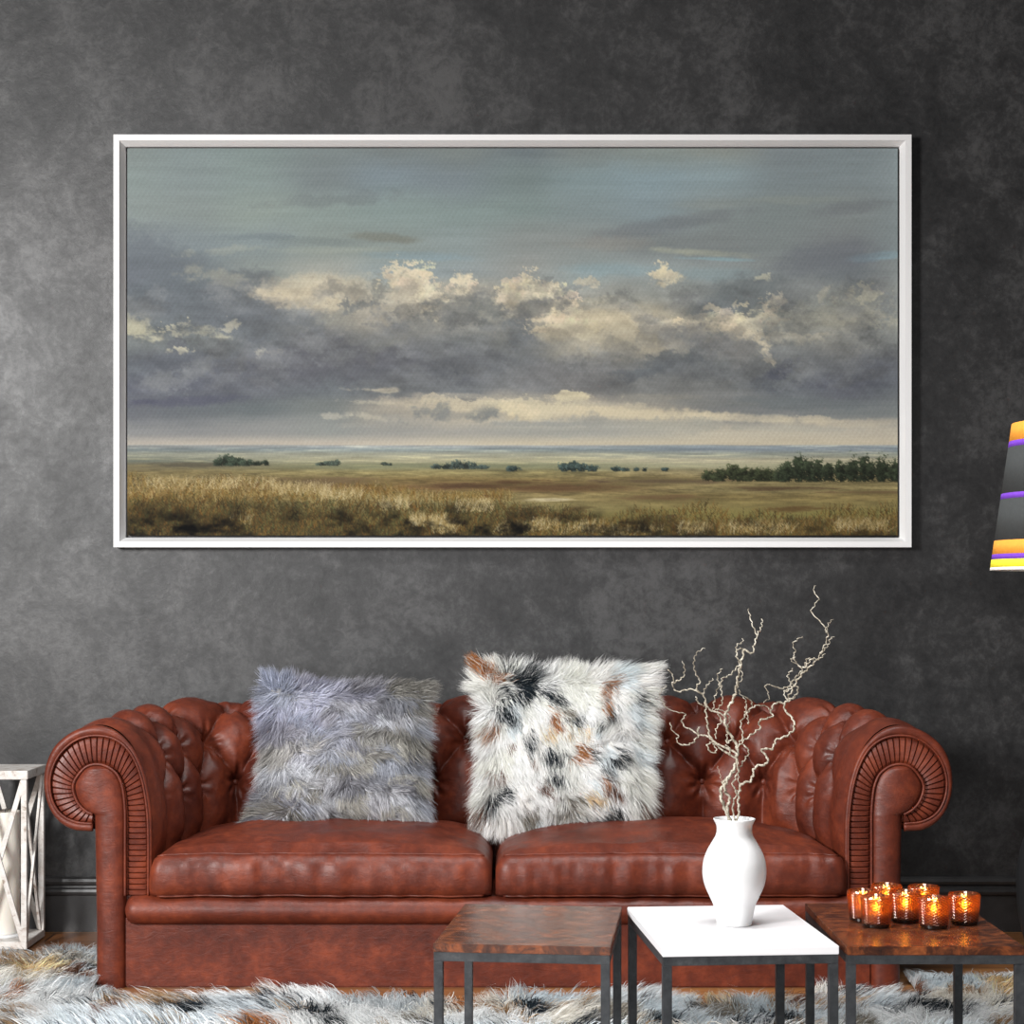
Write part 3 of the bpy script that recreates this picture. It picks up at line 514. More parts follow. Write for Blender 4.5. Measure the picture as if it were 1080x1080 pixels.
# arm fronts
for s in (-1, 1):
    def mp(P): return np.array([(-s*q[0] if False else (q[0] if s < 0 else -q[0]), q[1]) for q in (lp(p) for p in P)])
    co, ci = catmull(FAN_O, 700), catmull(FAN_I, 700)
    # matched by control point so that every pleat runs square across the strip
    def by_index(P, n):
        P = np.array(P, float); Q = np.vstack([2*P[0]-P[1], P, 2*P[-1]-P[-2]]); out = []
        for q in np.linspace(0, len(P)-1-1e-6, n):
            i = int(q); t_ = q-i; a, b, c, d = Q[i], Q[i+1], Q[i+2], Q[i+3]
            out.append(.5*((2*b)+(-a+c)*t_+(2*a-5*b+4*c-d)*t_**2+(-a+3*b-3*c+d)*t_**3))
        return np.array(out)
    fo, fi = by_index(FAN_O, 900), by_index(FAN_I, 900); md = (fo*.6+fi*.4); L = np.r_[0, np.cumsum(np.linalg.norm(np.diff(md, axis=0), axis=1))]
    npl = 50; q = np.linspace(0, L[-1], npl*12+1); fo = np.stack([np.interp(q, L, fo[:, k]) for k in (0, 1)], 1); fi = np.stack([np.interp(q, L, fi[:, k]) for k in (0, 1)], 1)
    ph = (q/L[-1]*npl) % 1; dg = np.minimum(ph, 1-ph); saw = np.minimum(1, dg/.16)**.6*(.72+.28*ph)
    P = []
    for w_ in np.linspace(0, 1, 9):
        pt = mp(fi*(1-w_)+fo*w_); edge = min(1, min(w_, 1-w_)*6+.15)
        P.append(np.stack([pt[:, 0], .016-saw*.0085*edge-.004*math.sin(w_*math.pi), pt[:, 1]], 1))
    MB().grid(np.array(P)).build('pleated_facing', M_LEA, sofa, False)
    def pipe(P, y, r, name, n=120, off=0):
        pt = mp(catmull(P, n)); return MB().tube([(a, y, b) for a, b in pt], r, 8).build(name, M_LEA, sofa, True)
    rim = catmull([((a+c)/2, (b+d)/2) for (a, b), (c, d) in zip(FAN_O, OUT[:18])], 140); rm = mp(rim)
    # the rounded leather edge between the roll and the pleats
    rad = 0.5*np.linalg.norm(mp(by_index(FAN_O, 140))-mp(by_index(OUT[:18], 140)), axis=1)
    rim = (by_index(FAN_O, 140)+by_index(OUT[:18], 140))/2; rm = mp(rim)
    MB().tube([(a, .012, b) for a, b in rm], list(np.maximum(rad, .006)+.001), 12).build('rolled_edge', M_LEA, sofa, True)
    pipe(FAN_O, .003, .0032, 'piping'); pipe(FAN_I, -.002, .0035, 'piping')
    # scroll knob and column: one padded panel, a rounded section at every height
    fin = catmull(FAN_I, 400); top_i = int(np.argmin(fin[:, 1])); rt_ = fin[:top_i+1][::-1]; lf_ = fin[top_i:]
    ys = np.r_[806.2+26*(1-np.cos(np.linspace(0, math.pi/2, 46))), np.linspace(832.6, 864, 50), np.linspace(866, 1042, 70)]
    ym_ = lf_[:, 1]; P = []
    for y_ in ys:
        xr = np.interp(y_, rt_[:, 1], rt_[:, 0]); xr = 132.0 if y_ > 944 else xr
        if y_ <= lf_[-1, 1]:
            o_ = np.argsort(ym_); xl = np.interp(y_, ym_[o_], lf_[:, 0][o_])
        else: xl = 99.0+min(2., (y_-859)/60.)
        hw_ = (xr-xl)/2; dep = .034*min(1, hw_/15.)**.9; row = []
        for a_ in np.linspace(0, math.pi, 26):
            X_, Z_ = mp([((xl+xr)/2+hw_*math.cos(a_), y_)])[0]; row.append((X_, .020-dep*math.sin(a_)**.75, Z_))
        P.append(row)
    MB().grid(np.array(P)).build('arm_column', M_LEA, sofa, True)
    # arm side lower core, hidden behind the column
    x0, x1 = sorted(mp([(101.5, 900), (158, 900)])[:, 0]); MB().box(x0+.002, x1-.003, .022, .12, .0, .30, .004).build('arm_core', M_LEA, sofa)
# base front and the padded rail
zt, zbm = .2425, .1675; x0, x1 = lp((130.5, 0))[0], -lp((130.5, 0))[0]
xs0 = lp((132, 0))[0]
MB().box(xs0, -xs0, .004, .60, 0.0, zbm+.02, .004).build('front_panel', M_LEA, sofa)
P = []; n = 200
for k in range(n+1):
    x = x0+(x1-x0)*k/n; e = min(k, n-k)*(x1-x0)/n; r = .0385*(math.sqrt(max(0, 1-(1-min(e/.03, 1))**2)) if e < .03 else 1)
    r = max(r, .0005); zc = (zt+zbm)/2; P.append([(x, .012-r*1.15*math.cos(a), zc+r*math.sin(a)) for a in np.linspace(-math.pi, math.pi, 25)])
MB().grid(np.array(P)).build('front_rail', M_LEA, sofa, True)
MB().box(-.92, .92, .02, .52, zbm-.03, zt-.002, .004).build('seat_deck', M_LEA, sofa)
# seat cushions
def cushion(xa, xb, taper_l, taper_r, seed):
    nx, ny, nzr = 90, 60, 14
    def top(uu, vv): return .0
    z0, zf = zt+.001, .352; y0, y1 = -.028, .515
    mb = MB(); P = []
    us = np.linspace(0, 1, nx)
    # wrap-around section from the bottom front, over the top, to the bottom back
    sec = []
    for a in np.linspace(-math.pi/2, math.pi/2, 16): sec.append((y0+.022-.022*math.cos(a)-.004*math.cos(a), (z0+zf)/2+((zf-z0)/2)*np.sign(math.sin(a))*abs(math.sin(a))**.55, 'f'))
    for vv in np.linspace(.03, .97, 44): sec.append((y0+.022+(y1-y0-.03)*vv, zf, 't'))
    for a in np.linspace(math.pi/2, -math.pi/2, 12): sec.append((y1-.01+.02*math.cos(a), (z0+zf)/2+((zf-z0)/2)*math.sin(a), 'b'))
    for uu in us:
        row = []
        for (yy, zz, kd) in sec:
            v_ = np.clip((yy-y0)/(y1-y0), 0, 1); xl = xa+taper_l*v_; xr = xb-taper_r*v_
            e = min(uu, 1-uu)*(xr-xl); rr = .045 if kd != 'f' else .035
            pin = math.sqrt(max(0, 1-(1-min(e/rr, 1))**2)) if e < rr else 1
            x = xl+(xr-xl)*uu
            crown = .062*(math.sin(math.pi*min(1, max(0, v_*.86+.07)))**.8)*(1-abs(2*uu-1)**3.2)**.8
            w_ = (zz-z0)/(zf-z0); z = z0+(zz-z0)*(.72+.28*pin)+(crown*w_ if kd != 'f' else crown*max(0, w_-.8)*1.2)
            nzv = float(fbm(np.array(x*9.+seed), np.array(yy*9.+zz*7), seed, 4))
            f2 = float(fbm(np.array(x*26.+seed), np.array(zz*7.), seed+9, 3))
            yo = -(.007*math.sin(math.pi*w_) if kd == 'f' else 0)*(.6+.4*pin)+(1-pin)*.022*(1 if kd == 'f' else 0)
            row.append((x, yy+yo+(f2*.010 if kd == 'f' else 0), z+nzv*(.009 if kd == 't' else .003)))
        P.append(row)
    P = np.array(P); mb.grid(P)
    n0 = len(sec)
    c = MB(); c.grid(P); c.add([tuple(p) for p in P[0]], [tuple(range(n0))]); c.add([tuple(p) for p in P[-1]], [tuple(range(n0))[::-1]])
    o = c.build('seat_cushion', M_LEA, sofa, True)
    for k, nm in ((14, 'piping'), (2, 'piping')):
        pts = [(p[k][0], p[k][1]-.0015, p[k][2]) for p in P[2:-2]]
        MB().tube(pts, .0032, 6).build(nm, M_LEA, o, True)
    return o
cushion(-.917, -.017, .055, 0, 3); cushion(-.007, .917, 0, .055, 8)
MB().box(-.70, .70, .60, .635, .05, .36, .004).build('back_core', M_LEA, sofa)
# ---------------------------------------------------------------- fur
def norm(a): return a/np.maximum(np.linalg.norm(a, axis=-1, keepdims=True), 1e-9)
def fur(name, P, N, comb, length, width, col, parent, lay=.6, clump=.5, csize=.03, seed=0, droop=.0, steps=4):
    """one tapered ribbon per hair: roots P, normals N, combing direction, colour per hair"""
    rs = np.random.RandomState(seed); n = len(P)
    # hairs gather into locks: each is drawn to the hair standing first in its cell
    cell = np.floor(P/csize+rs.rand(n, 3)*.55).astype(np.int64); key = (cell[:, 0]+3000)*100000000+(cell[:, 1]+3000)*10000+(cell[:, 2]+3000)
    _, first, inv = np.unique(key, return_index=True, return_inverse=True); lead = first[inv.ravel()]
    nC = norm(N+rs.normal(0, .10, (n, 3))); cb = norm(comb+rs.normal(0, .22, (n, 3)))
    L = (length*(.65+.5*rs.rand(n)))[:, None]
    def tip(nv, cv, L_): return L_*(nv*(1-lay)*.9+cv*lay)
    side = norm(np.cross(norm(nC*(1-lay)+cb*lay), N+rs.normal(0, .38, (n, 3))))
    curl = rs.normal(0, .07, (n, 3))
    V = []
    leadtip = P[lead]+tip(nC[lead], cb[lead], L[lead])
    for k in range(steps):
        s = k/(steps-1.)
        p = P+L*(nC*(1-lay)*(s*1.25-.25*s*s)+cb*lay*s**1.35)+curl*L*math.sin(s*math.pi)+np.array([0, 0, -1.])*L*droop*s*s
        p = p+(leadtip+np.array([0, 0, -1.])*L*droop-(P+tip(nC, cb, L)+np.array([0, 0, -1.])*L*droop))*clump*s**1.6
        wd = (width*(1-s**1.5)*.5)[:, None]
        if k < steps-1: V.append(p-side*wd); V.append(p+side*wd)
        else: V.append(p)
    nv = 2*(steps-1)+1; V = np.stack(V, 1).reshape(-1, 3); b = (np.arange(n)*nv)[:, None]
    Q = np.concatenate([b+np.array([[2*k, 2*k+1, 2*k+3, 2*k+2]]) for k in range(steps-2)], 0); Tt = b+np.array([[2*(steps-2), 2*(steps-2)+1, 2*(steps-1)]])
    cv = np.repeat(col, nv, axis=0)
    o = fast_mesh(name, V, Q, Tt, cv, M_FUR, parent, True); tag(o, kind='stuff'); return o
def worley(A2, cells):
    d = ((A2[:, None, :]-cells[None])**2).sum(-1); i = d.argmin(1); return i
M_HIDE = flat('pillow_cloth', L4(150, 148, 146))

def pillow(name, label, Wd, Ht, Th, loc, tilt, rz, corner, nf, lay, length, colour, combf, seed, ctop=0):
    t = thing(name, label, 'pillow', loc, 0, None); t.rotation_euler = (tilt, 0, rz)
    rs = np.random.RandomState(seed)
    def pos(a, b, side):
        e = np.clip((1-np.abs(a)**3.0)*(1-np.abs(b)**3.0), 0, 1)**.62
        x = Wd/2*a*(1-.085*(1-b*b)); z = Ht/2+Ht/2*b*(1-(.10)*(1-a*a))
        for (sa, sb, dx, dz) in corner:
            w_ = np.clip(a*sa, 0, 1)**3*np.clip(b*sb, 0, 1)**3; x = x+dx*w_; z = z+dz*w_
        return np.stack([x, side*Th/2*e, z], -1)
    g = np.linspace(-1, 1, 40); A, B = np.meshgrid(g, g)
    mb = MB().grid(pos(A, B, -1.)); mb.grid(pos(A, B, 1.)[:, ::-1]); mb.build('cushion_cover', M_HIDE, t, True)
    a = rs.uniform(-1, 1, nf); b = rs.uniform(-1, 1, nf)
    # extra hairs round the seam
    ne = nf//5; ea = rs.uniform(-1, 1, ne); eb = np.where(rs.rand(ne) < .5, -1, 1)*(1-.04*rs.rand(ne)); sw = rs.rand(ne) < .5
    a = np.r_[a, np.where(sw, ea, eb)]; b = np.r_[b, np.where(sw, eb, ea)]
    side = np.where(rs.rand(len(a)) < .8, -1., 1.)
    P = pos(a, b, side); h = 1e-3
    du = pos(a+h, b, side)-P; dv = pos(a, b+h, side)-P; N = norm(np.cross(du, dv)); N *= np.where((N[:, 1]*side) > 0, 1, -1)[:, None]
    rim = np.maximum(np.abs(a), np.abs(b)); edge = smooth(.80, 1.0, rim)[:, None]
    outw = norm(np.stack([a*np.abs(a)**2, np.zeros_like(a), b*np.abs(b)**2], -1)); N = norm(N*(1-edge*.7)+outw*edge)
    cb = combf(a, b, rs); cb = norm(cb*(1-edge*.75)+outw*edge*.9); cb = cb-N*(cb*N).sum(-1, keepdims=True)*.7; cb = norm(cb)
    ln_ = length*(.85+.45*edge[:, 0])
    col = colour(a, b, rs)
    fur('fur', P, N, cb, ln_, np.full(len(a), .0022), col, t, lay=lay, clump=.45, csize=.022, seed=seed, droop=.10); return t

def col_grey(a, b, rs):
    cells = rs.uniform(-1.05, 1.05, (90, 2))*[1, 1]; i = worley(np.stack([a*.8, b*1.6], 1)+rs.normal(0, .03, (len(a), 2)), cells*[.8, 1.6])
    base = np.array([(150,152,160),(168,168,172),(134,136,146),(172,168,158),(150,146,138),(128,128,136),(182,184,190),(156,160,172),(140,136,128),(176,176,182)], float)
    lav = np.array([(158,158,184),(172,174,198),(144,144,170),(150,158,184)], float)
    c0 = base[rs.randint(len(base), size=90)]; c1 = lav[rs.randint(4, size=90)]
    wl = smooth(.7, -.4, cells[:, 0])*smooth(-.3, .6, cells[:, 1]); c = c0*(1-.75*wl[:, None])+c1*.75*wl[:, None]
    low = smooth(-.3, -.95, cells[:, 1])[:, None]; c = c.mean(1, keepdims=True)*.38+c*.62; c = 148+(c-148)*1.05
    q = c[i]*rs.uniform(.80, 1.14, (len(a), 1)); dk = rs.rand(len(a)) < .06; q[dk] *= .62
    return np.clip(lin(np.clip(q, 0, 252))*np.array([1.42, 1.42, 1.42]), 0, .92)
def comb_grey(a, b, rs):
    cells = rs.uniform(-1, 1, (60, 2)); ang = rs.normal(-60, 55, 60)*math.pi/180; i = worley(np.stack([a, b*1.5], 1), cells*[1, 1.5])
    return np.stack([np.cos(ang[i]), np.full(len(a), -.15), np.sin(ang[i])], -1)
SPOTS = [(543,712,17,13,-50,0),(552,700,10,8,-50,0),(524,740,10,16,-40,0),(549,768,7,12,-20,0),(579,783,16,9,20,0),(582,807,20,6,20,0),(518,827,13,8,-30,0),(510,835,6,12,20,0),(607,743,9,7,10,0),(649,740,5,16,10,0),(660,785,9,12,10,0),(621,782,5,11,-30,0),(652,843,14,8,5,3),(648,854,14,5,0,3),(628,850,10,4,20,0),(593,842,6,5,20,0),(643,799,6,10,-30,0),(572,714,8,10,-40,0),(588,720,7,8,-40,0),(553,848,12,8,0,4),(600,845,20,4,10,4),
         (508,699,15,8,20,1),(502,693,10,6,0,1),(582,746,6,14,-30,1),(572,758,10,8,-20,5),(610,783,9,11,-20,1),(525,775,5,4,0,2),(553,789,4,4,0,2),(635,768,6,5,-30,2),(643,708,14,5,-40,1),(507,752,4,9,10,1),(568,818,7,12,-30,2),(654,820,12,7,10,2),(640,812,8,5,0,1),(513,803,7,5,0,2),(612,832,24,5,5,4),(630,830,18,6,5,5),(520,718,6,10,-30,0),(689,840,6,10,0,2),(503,845,5,7,0,2),(600,757,4,6,0,5),(645,726,5,9,0,1),(530,700,8,6,-40,0),(680,720,4,7,0,0),(618,755,8,6,0,5),(595,735,6,9,0,4)]
SC = [(34,42,48),(156,106,66),(104,72,56),(16,18,20),(128,122,112),(206,178,140)]
def col_spot(a, b, rs):
    px = 594+a*95; py = 779-b*82; n = len(a)
    px = px+rs.normal(0, 2.4, n); py = py+rs.normal(0, 2.4, n)-5
    base = np.array([(242,242,240),(232,232,228),(248,246,242),(230,236,238),(240,240,234)], float)
    cells = rs.uniform(-1.05, 1.05, (70, 2)); i = worley(np.stack([a, b], 1), cells); q = base[rs.randint(5, size=70)][i]*rs.uniform(.88, 1.05, (n, 1))
    nzv = fbm(px/7., py/9., 61, 4, .7)
    for (sx, sy, rx, ry, an, ci) in SPOTS:
        c, s = math.cos(R(an)), math.sin(R(an)); dx, dy = px-sx, py-sy
        r = np.sqrt(((dx*c+dy*s)/rx)**2+((-dx*s+dy*c)/ry)**2)-nzv*.6; mk = rs.rand(n) < smooth(1.15, .6, r)*.92
        q[mk] = np.array(SC[ci], float)*rs.uniform(.75, 1.3, (mk.sum(), 1))
    return np.minimum(lin(np.clip(q, 0, 255))*1.12, .96)
def comb_spot(a, b, rs):
    cells = rs.uniform(-1, 1, (40, 2)); ang = rs.normal(-55, 26, 40)*math.pi/180; i = worley(np.stack([a, b*1.2], 1), cells*[1, 1.2])
    return np.stack([np.cos(ang[i]), np.full(len(a), -.15), np.sin(ang[i])], -1)
dp = 5.08
pillow('grey_fur_pillow', 'shaggy lavender grey fur pillow on the left seat cushion', (446-280)*dp/F, (862-714)*dp/F, .15, (wx(360, dp), .265, .400), -R(14), 0,
       [(-1, 1, -.0, .012), (1, -1, .02, 0), (-1, -1, -.025, 0)], 52000, .80, .056, col_grey, comb_grey, 21)
pillow('spotted_fur_pillow', 'white fur pillow with black and orange spots near the sofa middle', (678-509)*dp/F, (864-700)*dp/F, .16, (wx(594, dp), .25, .398), -R(14), R(-2),
       [(-1, 1, -.02, .018), (1, 1, .012, .012), (-1, -1, -.004, .035)], 60000, .74, .064, col_spot, comb_spot, 22)

# ---------------------------------------------------------------- fur rug
rug = thing('fur_rug', 'long-haired white fur rug with black and tan patches on the floor', 'rug', (0, 0, 0))
rs = np.random.RandomState(9)
def rug_back(x):                                                   # back edge of the hide, wrapping round the left of the sofa
    wobble = .03*np.sin(x*9.)+.02*np.sin(x*23+1)
    yl = .40; ym = -.22; yr = .10
    t1 = smooth(-1.125, -1.085, x); t2 = smooth(1.035, 1.06, x); return yl*(1-t1)+(ym*(1-t2)+yr*t2)*t1+wobble*t1
def sample(n, y0, y1):
    x = rs.uniform(-2.0, 1.9, n); y = rs.uniform(y0, y1, n); k = y < rug_back(x)
    k &= ~((y > -.2) & (x < -1.95)); return x[k], y[k]
x1_, y1_ = sample(150000, -.52, .45); x2_, y2_ = sample(60000, -2.3, -.52)
X = np.r_[x1_, x2_]; Y = np.r_[y1_, y2_]; n = len(X)
k = ~((X > -1.60) & (X < -1.40) & (Y > .49)); X, Y = X[k], Y[k]; n = len(X)
cells = np.stack([rs.uniform(-2, 2, 420), rs.uniform(-2.4, .5, 420)], 1)
i = np.concatenate([worley(np.stack([X, Y*1.5], 1)[j:j+20000]+rs.normal(0, .012, (min(20000, n-j), 2)), cells*[1, 1.5]) for j in range(0, n, 20000)])
pal = np.array([(240,242,242)]*6+[(226,232,236)]*4+[(238,234,226)]*2+[(214,222,226)]*2+[(214,218,220)], float)
q = pal[rs.randint(len(pal), size=420)][i]*rs.uniform(.86, 1.05, (n, 1))
sp = fbm(X*7, Y*13+3, 707, 4, .6); sp2 = fbm(X*6+9, Y*11, 717, 4, .6)
mk = rs.rand(n) < smooth(.30, .38, sp); q[mk] = np.array([(44,52,60)], float)*rs.uniform(.7, 1.6, (mk.sum(), 1))
mk = rs.rand(n) < smooth(.28, .38, sp2)*.8; q[mk] = np.array([(176,148,116)], float)*rs.uniform(.75, 1.2, (mk.sum(), 1))
# patches that can be made out in the picture
for (sx, sy, rx, ry, ci) in [(70,1022,30,7,2),(30,1018,28,8,5),(205,1060,40,7,0),(120,1065,14,9,2),(230,1040,24,6,5),(330,1062,24,8,0),(360,1072,12,6,0),(490,1040,10,12,0),(497,1055,24,6,1),(560,1058,16,9,0),(640,1062,30,10,4),(745,1045,34,9,5),(760,1060,30,10,4),(835,1048,20,8,2),(820,1068,26,8,0),(955,1036,22,8,2),(985,1058,34,10,0),(1055,1035,16,12,5),(280,1072,24,6,1),(10,1042,10,7,1),(620,1075,30,5,0),(440,1070,20,5,4),(700,1072,24,6,0),(900,1072,26,6,4)]:
    d = F*(EYE-.04)/(sy-HOR); cx_ = wx(sx, d); cy_ = d-D0; rxw = rx*d/F; ryw = ry*d*d/(F*(EYE-.04))
    r = np.hypot((X-cx_)/rxw, (Y-cy_)/ryw)-fbm(X*30, Y*40, 747, 3)*.5; mk = rs.rand(n) < smooth(1.1, .5, r)*.9
    q[mk] = np.array(SC[ci], float)*rs.uniform(.8, 1.4, (mk.sum(), 1))
ang = rs.normal(-90, 60, 420)*math.pi/180; cbx = np.stack([np.cos(ang[i]), np.sin(ang[i]), np.full(n, .25)], -1)
P = np.stack([X, Y, np.full(n, .012)], -1); N = np.tile([0, 0, 1.], (n, 1))
near_edge = smooth(.10, 0, rug_back(X)-Y); cbx[:, 1] += near_edge*.1
wd = np.where(Y > -.52, .0028, .0042)
hl = np.full(n, .098)*(1-.55*smooth(-.1, .1, Y)*smooth(-1.25, -1.12, X))*np.where((X > -1.7) & (X < -1.3) & (Y > .3), .5, 1)
fur('pile', P, N, cbx, hl, wd, np.minimum(lin(np.clip(q, 0, 255))*1.12, .96), rug, lay=.62, clump=.58, csize=.05, seed=31, droop=.12)
xs = np.linspace(-2.0, 1.9, 160); M_RUGB = flat('hide_backing', L4(190, 186, 180))
P = np.array([[(x, -2.3+.04*math.sin(x*5), .004) for x in xs], [(x, -2.3+.04*math.sin(x*5), .012) for x in xs], [(x, float(rug_back(np.array(x)))-.005, .012) for x in xs], [(x, float(rug_back(np.array(x)))-.005, .004) for x in xs]])
MB().grid(P).build('hide_backing', M_RUGB, rug)

# ---------------------------------------------------------------- three small tables
def table(name, label, xc, yc, rz, top_mat, Wd=.342, Dp=.50, Zt=.362):
    t = thing(name, label, 'table', (xc, yc, 0), rz, None)
    hw_, hd = Wd/2, Dp/2; leg = .0175
    MB().box(-hw_, hw_, -hd, hd, Zt-.0165, Zt, .0012).build('tabletop', top_mat, t)
    fr = MB()
    for s in (-1, 1):
        fr.box(-hw_+.001, hw_-.001, s*(hd-leg/2-.001)-leg/2, s*(hd-leg/2-.001)+leg/2, Zt-.0165-leg, Zt-.0166, .0008)
        fr.box(s*(hw_-leg/2-.001)-leg/2, s*(hw_-leg/2-.001)+leg/2, -hd+leg, hd-leg, Zt-.0165-leg, Zt-.0166, .0008)
    fr.build('top_frame', M_IRON, t)
    for sx in (-1, 1):
        for sy in (-1, 1):
            x = sx*(hw_-leg/2-.001); y = sy*(hd-leg/2-.001)
            MB().box(x-leg/2, x+leg/2, y-leg/2, y+leg/2, 0.004, Zt-.0166-leg, .0008).build('leg', M_IRON, t)
    for sx in (-1, 1):
        x = sx*(hw_-leg/2-.001); MB().box(x-leg/2, x+leg/2, -hd+leg, hd-leg, .03, .03+leg, .0008).build('foot_rail', M_IRON, t)
    return t
def place(pfl, pfr, yf, rz, Dp=.50, Wd=.342):
    """centre of a table whose front edge runs between two picture columns"""
    d = F*(EYE-.362)/(yf-HOR); xm = wx((pfl+pfr)/2, d); ym = d-D0
    return xm-math.sin(rz)*Dp/2, ym+math.cos(rz)*Dp/2
rz = R(-6.2); x, y = place(455.5, 644, 997, rz, .46); table('side_table', 'left dark wood top table with charcoal metal legs, nothing on it', x, y, rz, M_WOOD, Dp=.46)
rz = R(4.6); xw, yw = place(699, 888, 1000, rz, .49); table('side_table', 'square white top table between the two wood ones, holding the vase', xw, yw, rz, M_LAC, Dp=.47)
rz = 0; x, y = place(893.5, 1081, 998.5, rz, .50); tr_ = table('side_table', 'right dark wood top table holding the amber candle cups', x, y, rz, M_WOOD)

# ---------------------------------------------------------------- vase and twisted branches
ZT = .362; vd = 3.737; vx, vy = wx(774.5, vd), vd-D0
vase = thing('vase', 'glossy white round-bellied ceramic vase standing on the white table', 'vase', (vx, vy, ZT+.0005))
kk = vd/F; vp = [(0, 976), (17.5, 976), (18.6, 974.5), (19.5, 968), (22, 956), (26, 947), (30.5, 937), (33, 928), (33.6, 919), (32.5, 909), (29, 899), (24, 890), (20, 883), (18.6, 877), (19.3, 871), (22.2, 865)]
pr = catmull([(a*kk, (976-b)*kk) for a, b in vp], 70); pr[:, 0] = np.clip(pr[:, 0], 0, 1)
inn = [(max(0, r-.0035), z) for r, z in pr[::-1] if z > .012]; inn = [(r, z) for r, z in inn]+[(0, .012)]
lip = [(pr[-1][0]-.001, pr[-1][1]+.0012), (pr[-1][0]-.0028, pr[-1][1]+.001)]
MB().lathe([(0.0001, 0)]+[tuple(p) for p in pr[1:]]+lip+inn, 64).build('vase_body', M_CER, vase, True)
rb = random.Random(4)
def zpt(p): return 680+p[0]/4.152, 610+p[1]/4.152
def stem(name, label, lines, seed):
    t = thing(name, label, 'branch', (vx, vy, ZT+.02)); mb = MB()
    for li, (pts, r0, r1) in enumerate(lines):
        q = [zpt(p) for p in pts]; c = catmull(q, max(14, int(len(q)*9))); n = len(c); out = []; rr = []
        ph = seed*1.7+li*2.1; d_ = []
        for k, (px, py) in enumerate(c):
            hgt = (864-py)/244.; dd = vd+hgt*.05*math.sin(ph*.5+px*.028)+hgt*.045*math.sin(py*.041+seed*.9)
            w_ = .75*math.sin(k*.9+ph)+.45*math.sin(k*1.9+ph*2)
            if py > 850: w_ *= .3
            out.append((wx(px+w_, dd)-vx, dd-D0-vy, wz(py+w_*.6, dd)-ZT-.02)); s = k/(n-1.)
            rr.append((r0*(1-s)+r1*s)*(1+.18*math.sin(k*1.3+ph)))
        mb.tube(out, [1.02*q_ for q_ in rr], 6)
    return t, mb
def root(x, z, x2): return [(x, 0)]
def basal(mb, xt, zt_, xb, r):
    """the part that stands inside the vase"""
    pass
K = .001
center = [([(385,1140),(382,1100),(375,1062),(347,1000),(333,940),(350,890),(385,850),(402,800),(405,740),(385,700),(360,660),(352,610),(370,560),(395,510),(405,450),(420,380),(437,310)],3.6*K,2.0*K),
 ([(437,310),(470,330),(480,290),(490,250),(470,200),(452,130)],1.7*K,.8*K),([(490,250),(510,215),(515,180)],1.1*K,.7*K),
 ([(437,310),(410,310),(402,340),(415,370),(395,400),(370,425),(340,440),(335,480),(340,540),(320,570),(300,580),(270,560)],1.3*K,1.0*K),([(405,345),(402,295),(425,282),(430,265)],1.0*K,.7*K),
 ([(415,380),(428,430),(408,470),(398,520)],1.0*K,.8*K),([(335,480),(318,430),(340,395)],1.1*K,.7*K),([(300,580),(308,520),(325,470),(338,440)],1.1*K,.8*K),
 ([(405,740),(430,690),(420,640),(440,600),(480,560),(530,560),(550,580)],1.6*K,1.0*K),([(440,600),(470,560),(460,530),(420,510),(415,490)],1.4*K,.8*K),
 ([(352,640),(330,610),(320,575),(360,590),(372,610),(365,650)],1.2*K,.9*K),([(385,700),(360,720),(362,660),(350,640)],1.6*K,1.2*K),([(440,600),(444,540),(430,520)],1.1*K,.8*K),([(455,640),(450,600),(445,560)],1.*K,.7*K)]
left = [([(372,1140),(374,1100),(370,1065),(362,1000),(374,960),(350,930),(362,880),(392,830),(402,770),(350,740),(310,720),(285,690),(275,640),(268,580),(262,520),(240,500),(200,485),(150,495),(128,485),(122,460),(125,430),(105,402)],3.2*K,.9*K),
 ([(122,460),(165,435),(175,400),(165,362)],1.2*K,.7*K),([(240,500),(225,480),(242,450),(225,420),(215,380),(225,330),(262,305)],1.4*K,.7*K),
 ([(402,790),(370,770),(330,745),(300,715),(270,690),(235,690),(210,720),(170,730),(140,715),(147,690),(120,665),(112,632)],2.0*K,.8*K),
 ([(240,690),(200,660),(175,650),(163,620),(180,595),(140,585),(100,570),(78,540),(68,500),(95,470)],1.4*K,.6*K),([(300,715),(275,730),(290,762),(315,755),(300,725)],1.5*K,1.1*K),
 ([(262,540),(285,575),(300,582),(330,590),(355,610)],1.7*K,1.3*K),([(255,505),(272,470),(300,440)],1.0*K,.6*K),([(310,700),(315,655),(335,625),(320,590)],1.2*K,.9*K),([(235,680),(232,665),(240,650)],.9*K,.6*K),([(262,560),(235,545),(225,520)],1.3*K,1.*K),
 ([(370,775),(372,745),(355,730)],1.4*K,1.*K),([(340,900),(330,860),(318,820)],.7*K,.4*K)]
